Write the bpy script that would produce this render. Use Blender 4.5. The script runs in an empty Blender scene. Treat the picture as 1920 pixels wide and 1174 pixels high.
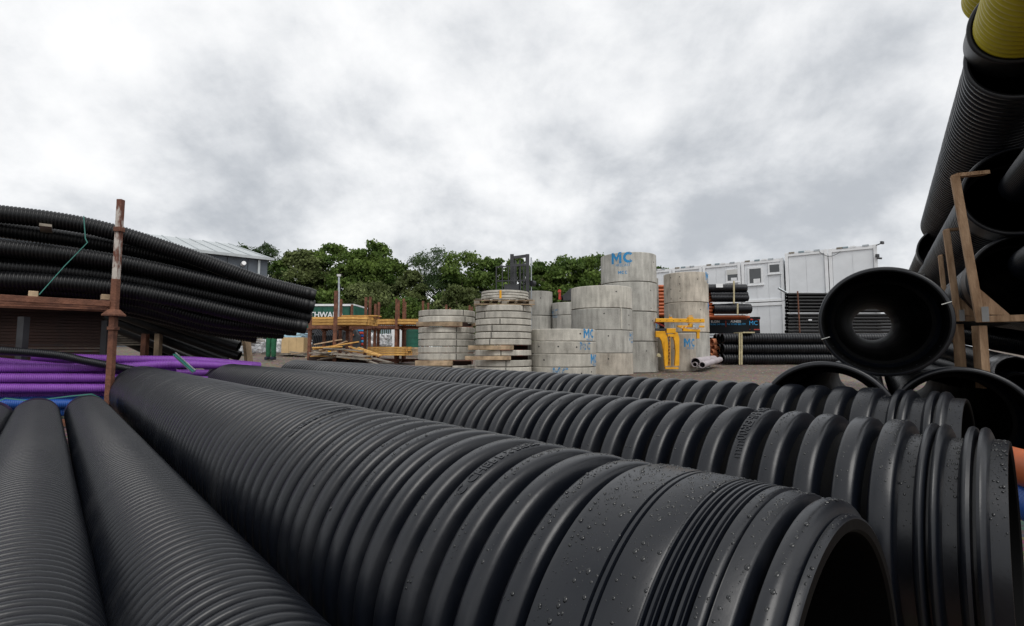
import bpy, math, random
import numpy as np
from mathutils import Vector, Matrix
random.seed(7); rng = np.random.default_rng(7)
sc = bpy.context.scene
C = sc.collection
# ------------------------------------------------------------------ camera, sky, sun, exposure
F, HZ = 915.0, 655.0                      # focal length and horizon row, in pixels of the 1920 x 1174 photograph
PITCH = math.atan2(HZ - 587, F)
cd = bpy.data.cameras.new('camera'); cam = bpy.data.objects.new('camera', cd); C.objects.link(cam)
cd.sensor_width = 36; cd.lens = 36 * F / 1920; cd.clip_start = .02; cd.clip_end = 2000
cam.rotation_euler = (math.pi / 2 + PITCH, 0, 0); sc.camera = cam
cd.dof.use_dof = False

w = bpy.data.worlds.new('World'); sc.world = w; w.use_nodes = True
nt = w.node_tree; nt.nodes.clear()
def N(nt, typ, **kw):
    n = nt.nodes.new(typ)
    for k, v in kw.items():
        if k in ('operation', 'blend_type', 'data_type', 'sky_type', 'sun_disc', 'interpolation_type', 'sun_elevation', 'sun_rotation', 'noise_dimensions', 'feature', 'clamp', 'wave_type', 'bands_direction'): setattr(n, k, v)
        else: n.inputs[k.replace('_', ' ')].default_value = v
    return n
def mathn(nt, op, a, b=None, c=None):
    n = nt.nodes.new('ShaderNodeMath'); n.operation = op
    for i, v in enumerate((a, b, c)):
        if v is None: continue
        if isinstance(v, (int, float)): n.inputs[i].default_value = v
        else: nt.links.new(v, n.inputs[i])
    return n.outputs[0]
SUN_EL, SUN_AZ = math.radians(55), math.radians(158)
sky = N(nt, 'ShaderNodeTexSky', sky_type='NISHITA', sun_disc=False, sun_elevation=SUN_EL, sun_rotation=SUN_AZ)
tc = nt.nodes.new('ShaderNodeTexCoord'); sep = nt.nodes.new('ShaderNodeSeparateXYZ')
nt.links.new(tc.outputs['Generated'], sep.inputs[0])
zz = mathn(nt, 'ADD', mathn(nt, 'MAXIMUM', sep.outputs[2], 0.0), .62)
cx = mathn(nt, 'DIVIDE', sep.outputs[0], zz); cy = mathn(nt, 'DIVIDE', sep.outputs[1], zz)
cmb = nt.nodes.new('ShaderNodeCombineXYZ'); nt.links.new(cx, cmb.inputs[0]); nt.links.new(cy, cmb.inputs[1])
cmb.inputs[2].default_value = 3.1
n1 = N(nt, 'ShaderNodeTexNoise', Scale=1.8, Detail=9.0, Roughness=.55, Distortion=.15); nt.links.new(cmb.outputs[0], n1.inputs['Vector'])
n2 = N(nt, 'ShaderNodeTexNoise', Scale=4.8, Detail=11.0, Roughness=.6, Distortion=.15); nt.links.new(cmb.outputs[0], n2.inputs['Vector'])
cl = mathn(nt, 'ADD', mathn(nt, 'MULTIPLY', n1.outputs[0], .70), mathn(nt, 'MULTIPLY', n2.outputs[0], .30))
rmp = nt.nodes.new('ShaderNodeValToRGB'); e = rmp.color_ramp.elements
e[0].position = .40; e[0].color = (.38, .405, .44, 1); e[1].position = .60; e[1].color = (.89, .89, .89, 1)
m_ = rmp.color_ramp.elements.new(.50); m_.color = (.70, .715, .735, 1)
rmp.color_ramp.interpolation = 'B_SPLINE'
nt.links.new(cl, rmp.inputs[0])
scl = nt.nodes.new('ShaderNodeVectorMath'); scl.operation = 'SCALE'; scl.inputs['Scale'].default_value = 10.0
nt.links.new(rmp.outputs[0], scl.inputs[0])
mix = nt.nodes.new('ShaderNodeMix'); mix.data_type = 'RGBA'; mix.inputs[0].default_value = .97
nt.links.new(sky.outputs[0], mix.inputs[6]); nt.links.new(scl.outputs[0], mix.inputs[7])
bg = nt.nodes.new('ShaderNodeBackground'); bg.inputs[1].default_value = .1
wo = nt.nodes.new('ShaderNodeOutputWorld'); nt.links.new(mix.outputs[2], bg.inputs[0]); nt.links.new(bg.outputs[0], wo.inputs[0])
sl = bpy.data.lights.new('sun', 'SUN'); sl.energy = 1.5; sl.angle = math.radians(38); sl.color = (1, .97, .93)
so = bpy.data.objects.new('sun', sl); C.objects.link(so)
sd = Vector((math.sin(SUN_AZ) * math.cos(SUN_EL), math.cos(SUN_AZ) * math.cos(SUN_EL), math.sin(SUN_EL)))
so.rotation_euler = sd.to_track_quat('Z', 'Y').to_euler(); so.location = (0, 0, 30)
sc.view_settings.view_transform = 'Standard'; sc.view_settings.look = 'None'
sc.view_settings.exposure = 0.28; sc.view_settings.gamma = 1; sc.view_settings.use_curve_mapping = False

# ------------------------------------------------------------------ measuring helpers
def W(px, py, Y):
    """surveyed point: photograph column, row and distance forward -> metres"""
    x = px - 960; z = 587 - py; c, s = math.cos(PITCH), math.sin(PITCH)
    yy = F * c - z * s; zz = F * s + z * c
    return Vector((x / yy * Y, Y, zz / yy * Y))
def ground(x, y):
    t = min(max((y - 9) / 7, 0), 1); t = t * t * (3 - 2 * t)
    return -.80 + .021 * max(0, y - 15 ) * (1 if y < 40 else 0) + (.525 if y >= 40 else 0) + .05 * min(max(0, -x - 1), 14) * t
# ------------------------------------------------------------------ materials
def newmat(name):
    m = bpy.data.materials.new(name); m.use_nodes = True
    return m, m.node_tree, m.node_tree.nodes['Principled BSDF']
def mat(name, col, rough=.6, metal=0.0, rand=0.0, var=.18, scale=6.0, bump=.0, bscale=40.0, spec=.5, col2=None, detail=6, stretch=None, edge=(.35, .65)):
    m, nt, b = newmat(name)
    tc = nt.nodes.new('ShaderNodeTexCoord'); mp = nt.nodes.new('ShaderNodeMapping')
    nt.links.new(tc.outputs['Object'], mp.inputs[0])
    if stretch: mp.inputs['Scale'].default_value = stretch
    n = N(nt, 'ShaderNodeTexNoise', Scale=scale, Detail=float(detail), Roughness=.6); nt.links.new(mp.outputs[0], n.inputs['Vector'])
    r = nt.nodes.new('ShaderNodeValToRGB'); r.color_ramp.elements[0].position = edge[0]; r.color_ramp.elements[1].position = edge[1]
    c1 = tuple(c * (1 - var) for c in col); c2 = col2 or tuple(min(1, c * (1 + var)) for c in col)
    r.color_ramp.elements[0].color = (*c1, 1); r.color_ramp.elements[1].color = (*c2, 1)
    nt.links.new(n.outputs[0], r.inputs[0])
    if rand:
        oi = nt.nodes.new('ShaderNodeObjectInfo'); vm = nt.nodes.new('ShaderNodeVectorMath'); vm.operation = 'SCALE'
        nt.links.new(r.outputs[0], vm.inputs[0]); nt.links.new(mathn(nt, 'MULTIPLY_ADD', oi.outputs['Random'], rand, 1 - rand * .6), vm.inputs['Scale']); nt.links.new(vm.outputs[0], b.inputs['Base Color'])
    else: nt.links.new(r.outputs[0], b.inputs['Base Color'])
    b.inputs['Metallic'].default_value = metal; b.inputs['Specular IOR Level'].default_value = spec
    rr = nt.nodes.new('ShaderNodeMapRange'); rr.inputs[3].default_value = rough * .88; rr.inputs[4].default_value = min(1, rough * 1.15)
    nt.links.new(n.outputs[0], rr.inputs[0]); nt.links.new(rr.outputs[0], b.inputs['Roughness'])
    if bump:
        n2_ = N(nt, 'ShaderNodeTexNoise', Scale=bscale, Detail=4.0); nt.links.new(mp.outputs[0], n2_.inputs['Vector'])
        bp = nt.nodes.new('ShaderNodeBump'); bp.inputs['Strength'].default_value = bump; bp.inputs['Distance'].default_value = .02
        nt.links.new(n2_.outputs[0], bp.inputs['Height']); nt.links.new(bp.outputs[0], b.inputs['Normal'])
    return m
M = {}
def black_plastic(name, col, rough=.42, spec=.5, dust=.35):
    m, nt, b = newmat(name)
    tc = nt.nodes.new('ShaderNodeTexCoord')
    n = N(nt, 'ShaderNodeTexNoise', Scale=3.0, Detail=8.0, Roughness=.65); nt.links.new(tc.outputs['Object'], n.inputs['Vector'])
    n2_ = N(nt, 'ShaderNodeTexNoise', Scale=90.0, Detail=3.0); nt.links.new(tc.outputs['Object'], n2_.inputs['Vector'])
    r = nt.nodes.new('ShaderNodeValToRGB'); r.color_ramp.elements[0].position = .52; r.color_ramp.elements[1].position = .74
    r.color_ramp.elements[0].color = (*col, 1); d = .012 * dust * 5
    r.color_ramp.elements[1].color = (col[0] + d, col[1] + d, col[2] + d, 1)
    nt.links.new(n.outputs[0], r.inputs[0]); nt.links.new(r.outputs[0], b.inputs['Base Color'])
    a = mathn(nt, 'MULTIPLY_ADD', n.outputs[0], .36, rough - .18); a = mathn(nt, 'MULTIPLY_ADD', n2_.outputs[0], .08, a)
    nt.links.new(a, b.inputs['Roughness']); b.inputs['Specular IOR Level'].default_value = spec
    bp = nt.nodes.new('ShaderNodeBump'); bp.inputs['Strength'].default_value = .12; bp.inputs['Distance'].default_value = .002
    nt.links.new(n2_.outputs[0], bp.inputs['Height']); nt.links.new(bp.outputs[0], b.inputs['Normal'])
    return m
M['black'] = black_plastic('black_plastic', (.0030, .0042, .0074), .31, .50, .20)
M['black2'] = black_plastic('black_plastic_dull', (.0022, .0025, .0034), .38, .36, .10)
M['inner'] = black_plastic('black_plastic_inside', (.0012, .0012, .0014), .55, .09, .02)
M['rubber'] = black_plastic('rubber', (.006, .006, .006), .7, .3, .05)
M['purple'] = mat('purple_plastic', (.21, .06, .36), .45, var=.12)
M['blue'] = mat('blue_plastic', (.01, .07, .30), .45, var=.1)
M['yellow'] = mat('yellow_plastic', (.42, .35, .012), .45, var=.12)
M['orange'] = mat('orange_plastic', (.42, .10, .03), .5, var=.15)
M['clay'] = mat('clay_orange_plastic', (.52, .20, .10), .55, var=.15)
M['greypipe'] = mat('grey_pipe', (.42, .38, .40), .4, var=.15, scale=2)
M['wood'] = mat('new_timber', (.55, .28, .07), .75, rand=.5, var=.22, scale=7, bump=.3, bscale=25, stretch=(1, 1, 4), col2=(.74, .44, .13))
M['wood2'] = mat('pallet_timber', (.28, .20, .125), .85, rand=.4, var=.35, scale=5, bump=.3, bscale=30, col2=(.46, .34, .22))
M['wood3'] = mat('frame_timber', (.36, .21, .11), .8, var=.3, scale=4, bump=.35, bscale=30, stretch=(6, 6, 1.2), col2=(.47, .31, .19))
M['woodgrey'] = mat('weathered_timber', (.25, .22, .18), .9, rand=.4, var=.35, scale=5, bump=.3, bscale=30)
M['woodshade'] = mat('shade_dark_timber', (.022, .009, .006), .85, var=.4, scale=3, bump=.3, bscale=30)  # base colour lowered so the shade under the shelf is in the timber
M['rust'] = mat('rusty_steel', (.12, .045, .026), .85, var=.4, scale=7, bump=.4, bscale=45, col2=(.20, .085, .05))
M['rustwhite'] = mat('flaking_paint_steel', (.17, .06, .035), .8, var=.25, scale=11, bump=.5, bscale=30, col2=(.46, .42, .38), edge=(.47, .56), stretch=(1, 1, .35))
M['paint_yellow'] = mat('yellow_paint', (.74, .36, .01), .4, var=.12, scale=5, bump=.1)
M['white'] = mat('white_paint', (.72, .73, .74), .45, var=.05)
M['offwhite'] = mat('cabin_panel', (.70, .72, .74), .5, var=.05, scale=1.5, bump=.03)
M['frame_white'] = mat('cabin_frame', (.76, .77, .78), .45, var=.05, scale=3)
M['glass'] = mat('window_glass', (.03, .035, .04), .08, var=.3, scale=1, spec=.8)
M['blind'] = mat('roller_blind', (.55, .55, .53), .7, var=.05)
M['green'] = mat('green_curtain', (.008, .085, .055), .5, var=.25, scale=2, bump=.25, bscale=3)
M['steel'] = mat('galvanised_steel', (.42, .45, .47), .45, metal=.7, var=.2, scale=8)
M['roofsheet'] = mat('roof_sheet', (.40, .43, .44), .5, metal=.1, var=.12, scale=1.2)
M['cladding'] = mat('dark_cladding', (.08, .095, .115), .5, var=.12, scale=2)
M['dark'] = mat('dark_metal', (.03, .031, .035), .5, var=.3, scale=5)
M['truck'] = mat('truck_black', (.004, .006, .009), .6, var=.2, spec=.2)
M['red'] = mat('red_paint', (.45, .04, .025), .5, var=.2)
M['cyan'] = mat('cyan_paint', (.03, .30, .60), .5, var=.1)
M['wrap'] = mat('plastic_wrap', (.50, .52, .55), .22, var=.45, scale=9, bump=1.0, bscale=9, col2=(.78, .79, .80))
M['bluewrap'] = mat('blue_plastic_wrap', (.35, .52, .62), .3, var=.3, scale=5, bump=.8, bscale=8)
M['greyblue'] = mat('grey_blue_fence', (.22, .29, .32), .5, var=.15)
M['strap'] = mat('green_strap', (.015, .13, .105), .4, var=.1)
M['whitestrap'] = mat('pale_strap', (.62, .62, .58), .5, var=.1)
M['palewood'] = mat('pale_batten', (.46, .40, .24), .7, var=.2, scale=10)
M['trouser'] = mat('green_trousers', (.012, .10, .045), .85, var=.3, scale=8, bump=.5, bscale=20)
M['navy'] = mat('dark_jacket', (.012, .014, .03), .85, var=.3)
M['skin'] = mat('skin', (.45, .25, .18), .6, var=.05)
M['lime'] = mat('lime_glove', (.45, .75, .02), .7, var=.1)
M['bark'] = mat('bark', (.10, .075, .055), .9, var=.4, scale=5, bump=.6)
M['ply'] = mat('plywood', (.52, .37, .19), .7, var=.12, scale=3); M['plate'] = mat('nail_plate', (.22, .22, .215), .4, metal=.6, var=.15)
M['lampwhite'] = mat('lamp_globe', (.8, .8, .8), .3, var=.03)
def leaf(name, a, b):
    m, nt, p = newmat(name)
    g = nt.nodes.new('ShaderNodeNewGeometry'); n = N(nt, 'ShaderNodeTexNoise', Scale=.55, Detail=3.0)
    nt.links.new(g.outputs['Position'], n.inputs['Vector'])
    r = nt.nodes.new('ShaderNodeValToRGB'); r.color_ramp.elements[0].position = .35; r.color_ramp.elements[1].position = .65
    r.color_ramp.elements[0].color = (*a, 1); r.color_ramp.elements[1].color = (*b, 1)
    m2 = nt.nodes.new('ShaderNodeMix'); m2.data_type = 'RGBA'; m2.blend_type = 'MULTIPLY'; m2.inputs[0].default_value = 1
    mr = nt.nodes.new('ShaderNodeMapRange'); mr.inputs[3].default_value = .6; mr.inputs[4].default_value = 1.7
    nt.links.new(g.outputs['Random Per Island'], mr.inputs[0])
    nt.links.new(n.outputs[0], r.inputs[0]); nt.links.new(r.outputs[0], m2.inputs[6]); nt.links.new(mr.outputs[0], m2.inputs[7])
    nt.links.new(m2.outputs[2], p.inputs['Base Color']); p.inputs['Roughness'].default_value = .6
    p.inputs['Specular IOR Level'].default_value = .25
    tr = nt.nodes.new('ShaderNodeBsdfTranslucent'); ms = nt.nodes.new('ShaderNodeMixShader'); ms.inputs[0].default_value = .42
    nt.links.new(m2.outputs[2], tr.inputs[0]); out = nt.nodes['Material Output']
    nt.links.new(p.outputs[0], ms.inputs[1]); nt.links.new(tr.outputs[0], ms.inputs[2]); nt.links.new(ms.outputs[0], out.inputs[0])
    return m
M['leaf'] = leaf('leaves_mid', (.052, .095, .020), (.135, .195, .045))
M['leafp'] = leaf('needles_dark', (.026, .052, .02), (.07, .11, .038))
M['leafb'] = leaf('leaves_pale', (.085, .110, .038), (.165, .198, .075))
def concrete(name, col, tint=0):
    m, nt, b = newmat(name)
    tc = nt.nodes.new('ShaderNodeTexCoord'); oi = nt.nodes.new('ShaderNodeObjectInfo')
    add = nt.nodes.new('ShaderNodeVectorMath'); add.operation = 'ADD'
    s5 = nt.nodes.new('ShaderNodeVectorMath'); s5.operation = 'SCALE'; s5.inputs['Scale'].default_value = 17
    nt.links.new(oi.outputs['Random'], s5.inputs[0]); nt.links.new(tc.outputs['Object'], add.inputs[0]); nt.links.new(s5.outputs[0], add.inputs[1])
    mp = nt.nodes.new('ShaderNodeMapping'); mp.inputs['Scale'].default_value = (1, 1, .16); nt.links.new(add.outputs[0], mp.inputs[0])
    big = N(nt, 'ShaderNodeTexNoise', Scale=2.0, Detail=6.0, Roughness=.6); nt.links.new(add.outputs[0], big.inputs['Vector'])
    st = N(nt, 'ShaderNodeTexNoise', Scale=9.0, Detail=4.0); nt.links.new(mp.outputs[0], st.inputs['Vector'])
    fine = N(nt, 'ShaderNodeTexNoise', Scale=45.0, Detail=5.0, Roughness=.7); nt.links.new(add.outputs[0], fine.inputs['Vector'])
    vo = N(nt, 'ShaderNodeTexVoronoi', Scale=22.0); nt.links.new(add.outputs[0], vo.inputs['Vector'])
    v = mathn(nt, 'MULTIPLY_ADD', big.outputs[0], 1.0, mathn(nt, 'MULTIPLY', st.outputs[0], 1.0))
    v = mathn(nt, 'MULTIPLY_ADD', fine.outputs[0], .7, v)             # about 1.25 mean
    v = mathn(nt, 'MULTIPLY_ADD', v, 1.05, -.44)
    pit = nt.nodes.new('ShaderNodeMapRange'); pit.inputs[1].default_value = .06; pit.inputs[2].default_value = .13; pit.inputs[3].default_value = .45; pit.inputs[4].default_value = 1
    nt.links.new(vo.outputs['Distance'], pit.inputs[0]); v = mathn(nt, 'MULTIPLY', v, pit.outputs[0])
    v = mathn(nt, 'MULTIPLY', v, mathn(nt, 'MULTIPLY_ADD', oi.outputs['Random'], .28, .86))
    sv = nt.nodes.new('ShaderNodeVectorMath'); sv.operation = 'SCALE'; sv.inputs[0].default_value = col; nt.links.new(v, sv.inputs['Scale'])
    nt.links.new(sv.outputs[0], b.inputs['Base Color']); b.inputs['Roughness'].default_value = .9; b.inputs['Specular IOR Level'].default_value = .25
    bp = nt.nodes.new('ShaderNodeBump'); bp.inputs['Strength'].default_value = .5; bp.inputs['Distance'].default_value = .008
    hh = mathn(nt, 'ADD', fine.outputs[0], pit.outputs[0]); nt.links.new(hh, bp.inputs['Height']); nt.links.new(bp.outputs[0], b.inputs['Normal'])
    return m
M['conc'] = concrete('concrete', (.45, .43, .38)); M['concg'] = concrete('grey_concrete', (.405, .395, .36)); M['concb'] = concrete('buff_concrete', (.43, .39, .33))
M['hole'] = mat('painted_hole_shade', (.03, .03, .03), .9)  # near-black painted in as the shade inside small holes and recesses
def stencil(lo=.34, hi=.50):
    m, nt, b = newmat('blue_stencil_paint'); b.inputs['Base Color'].default_value = (.02, .24, .52, 1); b.inputs['Roughness'].default_value = .8
    tc = nt.nodes.new('ShaderNodeTexCoord'); n = N(nt, 'ShaderNodeTexNoise', Scale=14.0, Detail=6.0, Roughness=.75); nt.links.new(tc.outputs['Object'], n.inputs['Vector'])
    mr = nt.nodes.new('ShaderNodeMapRange'); mr.inputs[1].default_value = lo; mr.inputs[2].default_value = hi; nt.links.new(n.outputs[0], mr.inputs[0]); nt.links.new(mr.outputs[0], b.inputs['Alpha'])
    return m
M['stencil'] = stencil(); M['stencilfade'] = stencil(.44, .62)
def gravel():
    m, nt, b = newmat('gravel_yard')
    g = nt.nodes.new('ShaderNodeNewGeometry')
    a = N(nt, 'ShaderNodeTexNoise', Scale=.35, Detail=5.0); v = N(nt, 'ShaderNodeTexVoronoi', Scale=15.0); f = N(nt, 'ShaderNodeTexNoise', Scale=60.0, Detail=6.0, Roughness=.75)
    for k in (a, v, f): nt.links.new(g.outputs['Position'], k.inputs['Vector'])
    r = nt.nodes.new('ShaderNodeValToRGB'); r.color_ramp.elements[0].position = .3; r.color_ramp.elements[1].position = .75
    r.color_ramp.elements[0].color = (.060, .042, .032, 1); r.color_ramp.elements[1].color = (.33, .255, .20, 1)
    s = mathn(nt, 'MULTIPLY_ADD', a.outputs[0], .35, mathn(nt, 'MULTIPLY', f.outputs[0], .65)); nt.links.new(s, r.inputs[0])
    m2 = nt.nodes.new('ShaderNodeMix'); m2.data_type = 'RGBA'; m2.blend_type = 'MULTIPLY'; m2.inputs[0].default_value = .7
    nt.links.new(r.outputs[0], m2.inputs[6]); nt.links.new(v.outputs['Color'], m2.inputs[7]); nt.links.new(m2.outputs[2], b.inputs['Base Color'])
    b.inputs['Roughness'].default_value = .8
    bp = nt.nodes.new('ShaderNodeBump'); bp.inputs['Strength'].default_value = .8; bp.inputs['Distance'].default_value = .02
    nt.links.new(v.outputs['Distance'], bp.inputs['Height']); nt.links.new(bp.outputs[0], b.inputs['Normal'])
    return m
M['gravel'] = gravel()

# ------------------------------------------------------------------ mesh helpers
def link(name, me, mt, parent=None, loc=None):
    o = bpy.data.objects.new(name, me); C.objects.link(o)
    if mt and not me.materials: me.materials.append(mt)
    if parent: o.parent = parent
    if loc is not None: o.location = loc
    return o
class MB:
    def __init__(s): s.v = []; s.f = []
    def box(s, c, size, rot=None):
        """box centred at c; rot is a 3x3 matrix or an angle about z"""
        if isinstance(rot, (int, float)): rot = Matrix.Rotation(rot, 3, 'Z')
        n = len(s.v); c = Vector(c)
        for dx in (-.5, .5):
            for dy in (-.5, .5):
                for dz in (-.5, .5):
                    p = Vector((dx * size[0], dy * size[1], dz * size[2]))
                    s.v.append(tuple(c + (rot @ p if rot else p)))
        s.f += [tuple(n + i for i in q) for q in ((0, 1, 3, 2), (4, 6, 7, 5), (0, 4, 5, 1), (2, 3, 7, 6), (0, 2, 6, 4), (1, 5, 7, 3))]
        return s
    def beam(s, p0, p1, w, h, up=(0, 0, 1)):
        p0, p1 = Vector(p0), Vector(p1); d = p1 - p0; L = d.length; d.normalize()
        x = d.cross(Vector(up))
        if x.length < 1e-3: x = d.cross(Vector((1, 0, 0)))
        x.normalize(); z = x.cross(d)
        R = Matrix((x, d, z)).transposed()
        return s.box((p0 + p1) / 2, (w, L, h), R)
    def cyl(s, p0, p1, r, seg=16, r1=None, cap=True):
        p0, p1 = Vector(p0), Vector(p1); d = (p1 - p0).normalized(); r1 = r if r1 is None else r1
        x = d.orthogonal().normalized(); y = d.cross(x); n = len(s.v)
        for p, q in ((p0, r), (p1, r1)):
            for k in range(seg):
                a = 2 * math.pi * k / seg; s.v.append(tuple(p + (x * math.cos(a) + y * math.sin(a)) * q))
        for k in range(seg): s.f.append((n + k, n + (k + 1) % seg, n + seg + (k + 1) % seg, n + seg + k))
        if cap: s.f.append(tuple(n + k for k in reversed(range(seg)))); s.f.append(tuple(n + seg + k for k in range(seg)))
        return s
    def prism(s, pts, y0, y1, fr=None):
        """outline pts (x,z) extruded along y; fr maps a local vector to the parent frame"""
        n = len(s.v); k = len(pts)
        for y in (y0, y1):
            for (a, b) in pts:
                p = Vector((a, y, b)); s.v.append(tuple(fr(p) if fr else p))
        s.f.append(tuple(n + i for i in range(k))); s.f.append(tuple(n + k + i for i in reversed(range(k))))
        for i in range(k): s.f.append((n + i, n + k + i, n + k + (i + 1) % k, n + (i + 1) % k))
        return s
    def build(s, name, mt, parent=None, loc=None, smooth=False, bevel=0):
        off = Vector((0, 0, 0))
        me = bpy.data.meshes.new(name); me.from_pydata(s.v, [], s.f)
        if smooth: me.polygons.foreach_set('use_smooth', [True] * len(me.polygons)); me.set_sharp_from_angle(angle=math.radians(40))
        o = link(name, me, mt, parent, loc)
        if bevel:
            b = o.modifiers.new('bevel', 'BEVEL'); b.width = bevel; b.segments = 2; b.limit_method = 'ANGLE'
        return o
def props(o, label=None, cat=None, group=None, kind=None):
    if label: o['label'] = label
    if cat: o['category'] = cat
    if group: o['group'] = group
    if kind: o['kind'] = kind
    return o
def thing(name, label, cat, loc=(0, 0, 0), group=None, rz=0):
    o = bpy.data.objects.new(name, None); C.objects.link(o); o.empty_display_size = .2
    o.location = loc; o.rotation_euler = (0, 0, rz)
    return props(o, label, cat, group)
def revolve(prof, origin_fn, seg, closed=True, a0=0.0):
    """prof: list (s, r); origin_fn(s)-> centre, x axis, y axis (numpy). one numpy mesh"""
    P = np.array(prof, float); n = len(P); ang = np.linspace(0, 2 * np.pi, seg, endpoint=False) + a0
    c, x, y = origin_fn(P[:, 0])
    V = c[:, None, :] + P[:, 1][:, None, None] * (np.cos(ang)[None, :, None] * x[:, None, :] + np.sin(ang)[None, :, None] * y[:, None, :])
    V = V.reshape(-1, 3); m = n if closed else n - 1
    i = np.arange(m)[:, None]; k = np.arange(seg)[None, :]; i2 = (i + 1) % n; k2 = (k + 1) % seg
    Q = np.stack([i * seg + k, i2 * seg + k, i2 * seg + k2, i * seg + k2], -1).reshape(-1, 4)
    return V, Q
def np_mesh(name, V, Q, smooth=True, sharp=None):
    me = bpy.data.meshes.new(name); nq = len(Q)
    me.vertices.add(len(V)); me.vertices.foreach_set('co', V.astype(np.float32).ravel())
    me.loops.add(nq * 4); me.loops.foreach_set('vertex_index', Q.astype(np.int32).ravel())
    me.polygons.add(nq); me.polygons.foreach_set('loop_start', np.arange(0, nq * 4, 4, dtype=np.int32)); me.polygons.foreach_set('loop_total', np.full(nq, 4, np.int32))
    me.update(calc_edges=True); me.validate()
    me.polygons.foreach_set('use_smooth', [smooth] * len(me.polygons))
    if sharp: me.set_sharp_from_angle(angle=math.radians(sharp))
    return me
def straight(u):
    u = np.array(u, float); u /= np.linalg.norm(u); x = np.cross(u, [0, 0, 1.]); x /= np.linalg.norm(x); y = np.cross(x, u)
    def f(s):
        s = np.atleast_1d(s); n = len(s)
        return s[:, None] * u[None, :], np.tile(x, (n, 1)), np.tile(y, (n, 1))
    return f
def along(pts):
    """smooth path through points (relative to its first point), by arc length"""
    P = np.array([tuple(p) for p in pts], float); P = P - P[0]
    n = len(P); t = np.arange(n)
    T = np.linspace(0, n - 1, 80); out = []
    for q in T:
        i = min(int(q), n - 2); f = q - i
        p0 = P[max(i - 1, 0)]; p1 = P[i]; p2 = P[i + 1]; p3 = P[min(i + 2, n - 1)]
        if i == 0: p0 = 2 * p1 - p2
        if i == n - 2: p3 = 2 * p2 - p1
        out.append(.5 * ((2 * p1) + (-p0 + p2) * f + (2 * p0 - 5 * p1 + 4 * p2 - p3) * f * f + (-p0 + 3 * p1 - 3 * p2 + p3) * f ** 3))
    O = np.array(out); L = np.concatenate([[0], np.cumsum(np.linalg.norm(np.diff(O, axis=0), axis=1))])
    def f(s):
        s = np.atleast_1d(s); c = np.stack([np.interp(s, L, O[:, k]) for k in range(3)], 1)
        d = np.stack([np.interp(s + .05, L, O[:, k]) - np.interp(s - .05, L, O[:, k]) for k in range(3)], 1)
        d /= np.linalg.norm(d, axis=1)[:, None] + 1e-9
        x = np.cross(d, [0, 0, 1.]); x /= np.linalg.norm(x, axis=1)[:, None]; y = np.cross(x, d)
        return c, x, y
    return f, L[-1]
R8 = [(0, 0), (.16, 0), (.20, .45), (.245, .82), (.31, .96), (.42, 1), (.66, 1), (.74, .95), (.79, .78), (.825, .35), (.85, .0)]
RS = [(0, 0), (.30, 0), (.36, .8), (.46, 1), (.74, 1), (.86, .78), (.92, 0)]
R5 = [(0, 0), (.16, .25), (.32, .95), (.62, 1), (.84, .25)]
R4 = [(0, 0), (.25, 1), (.6, 1), (.85, 0)]
def ribs(s0, s1, pitch, r, depth, shape):
    out = []; n = max(1, int(round((s1 - s0) / pitch))); p = (s1 - s0) / n
    for k in range(n):
        jj = 1 if pitch > .05 else .25; j = random.uniform(-.035, .035) * p * jj; q = random.uniform(-.0035, .0035) * r * jj
        out += [(s0 + (k + a) * p + j, r - depth + (depth + q) * b) for a, b in shape]
    return out
# ------------------------------------------------------------------ terrain
def build_ground():
    xs = np.concatenate([np.linspace(-400, -40, 10), np.linspace(-36, 36, 73), np.linspace(40, 400, 10)])
    ys = np.concatenate([np.linspace(-60, -4, 8), np.linspace(-2, 44, 93), np.linspace(50, 900, 14)])
    V = [(x, y, ground(x, y) + (random.uniform(-.012, .012) if 6 < y < 40 else 0)) for y in ys for x in xs]; n = len(xs)
    Fc = [(j * n + i, j * n + i + 1, (j + 1) * n + i + 1, (j + 1) * n + i) for j in range(len(ys) - 1) for i in range(n - 1)]
    me = bpy.data.meshes.new('ground'); me.from_pydata(V, [], Fc); me.polygons.foreach_set('use_smooth', [True] * len(Fc))
    props(link('ground', me, M['gravel']), kind='structure')
    mb = MB()
    for k in range(5200):
        y = random.uniform(9, 24); x = random.uniform(-9, 12); s = random.uniform(.008, .028) * (1.2 if y > 14 else 1); z = ground(x, y)
        n0 = len(mb.v); a = random.uniform(0, 6.3)
        for q in range(4): mb.v.append((x + s * math.cos(a + q * 1.57) * random.uniform(.7, 1.2), y + s * math.sin(a + q * 1.57), z + .002))
        mb.v.append((x, y, z + s * random.uniform(.5, .9)))
        mb.f += [(n0 + q, n0 + (q + 1) % 4, n0 + 4) for q in range(4)]
    o = mb.build('loose_stones', mat('stones', (.22, .19, .165), .9, var=.4, scale=3)); props(o, 'loose grey and brown stones scattered over the gravel yard', 'gravel', kind='stuff')
build_ground()

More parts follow.
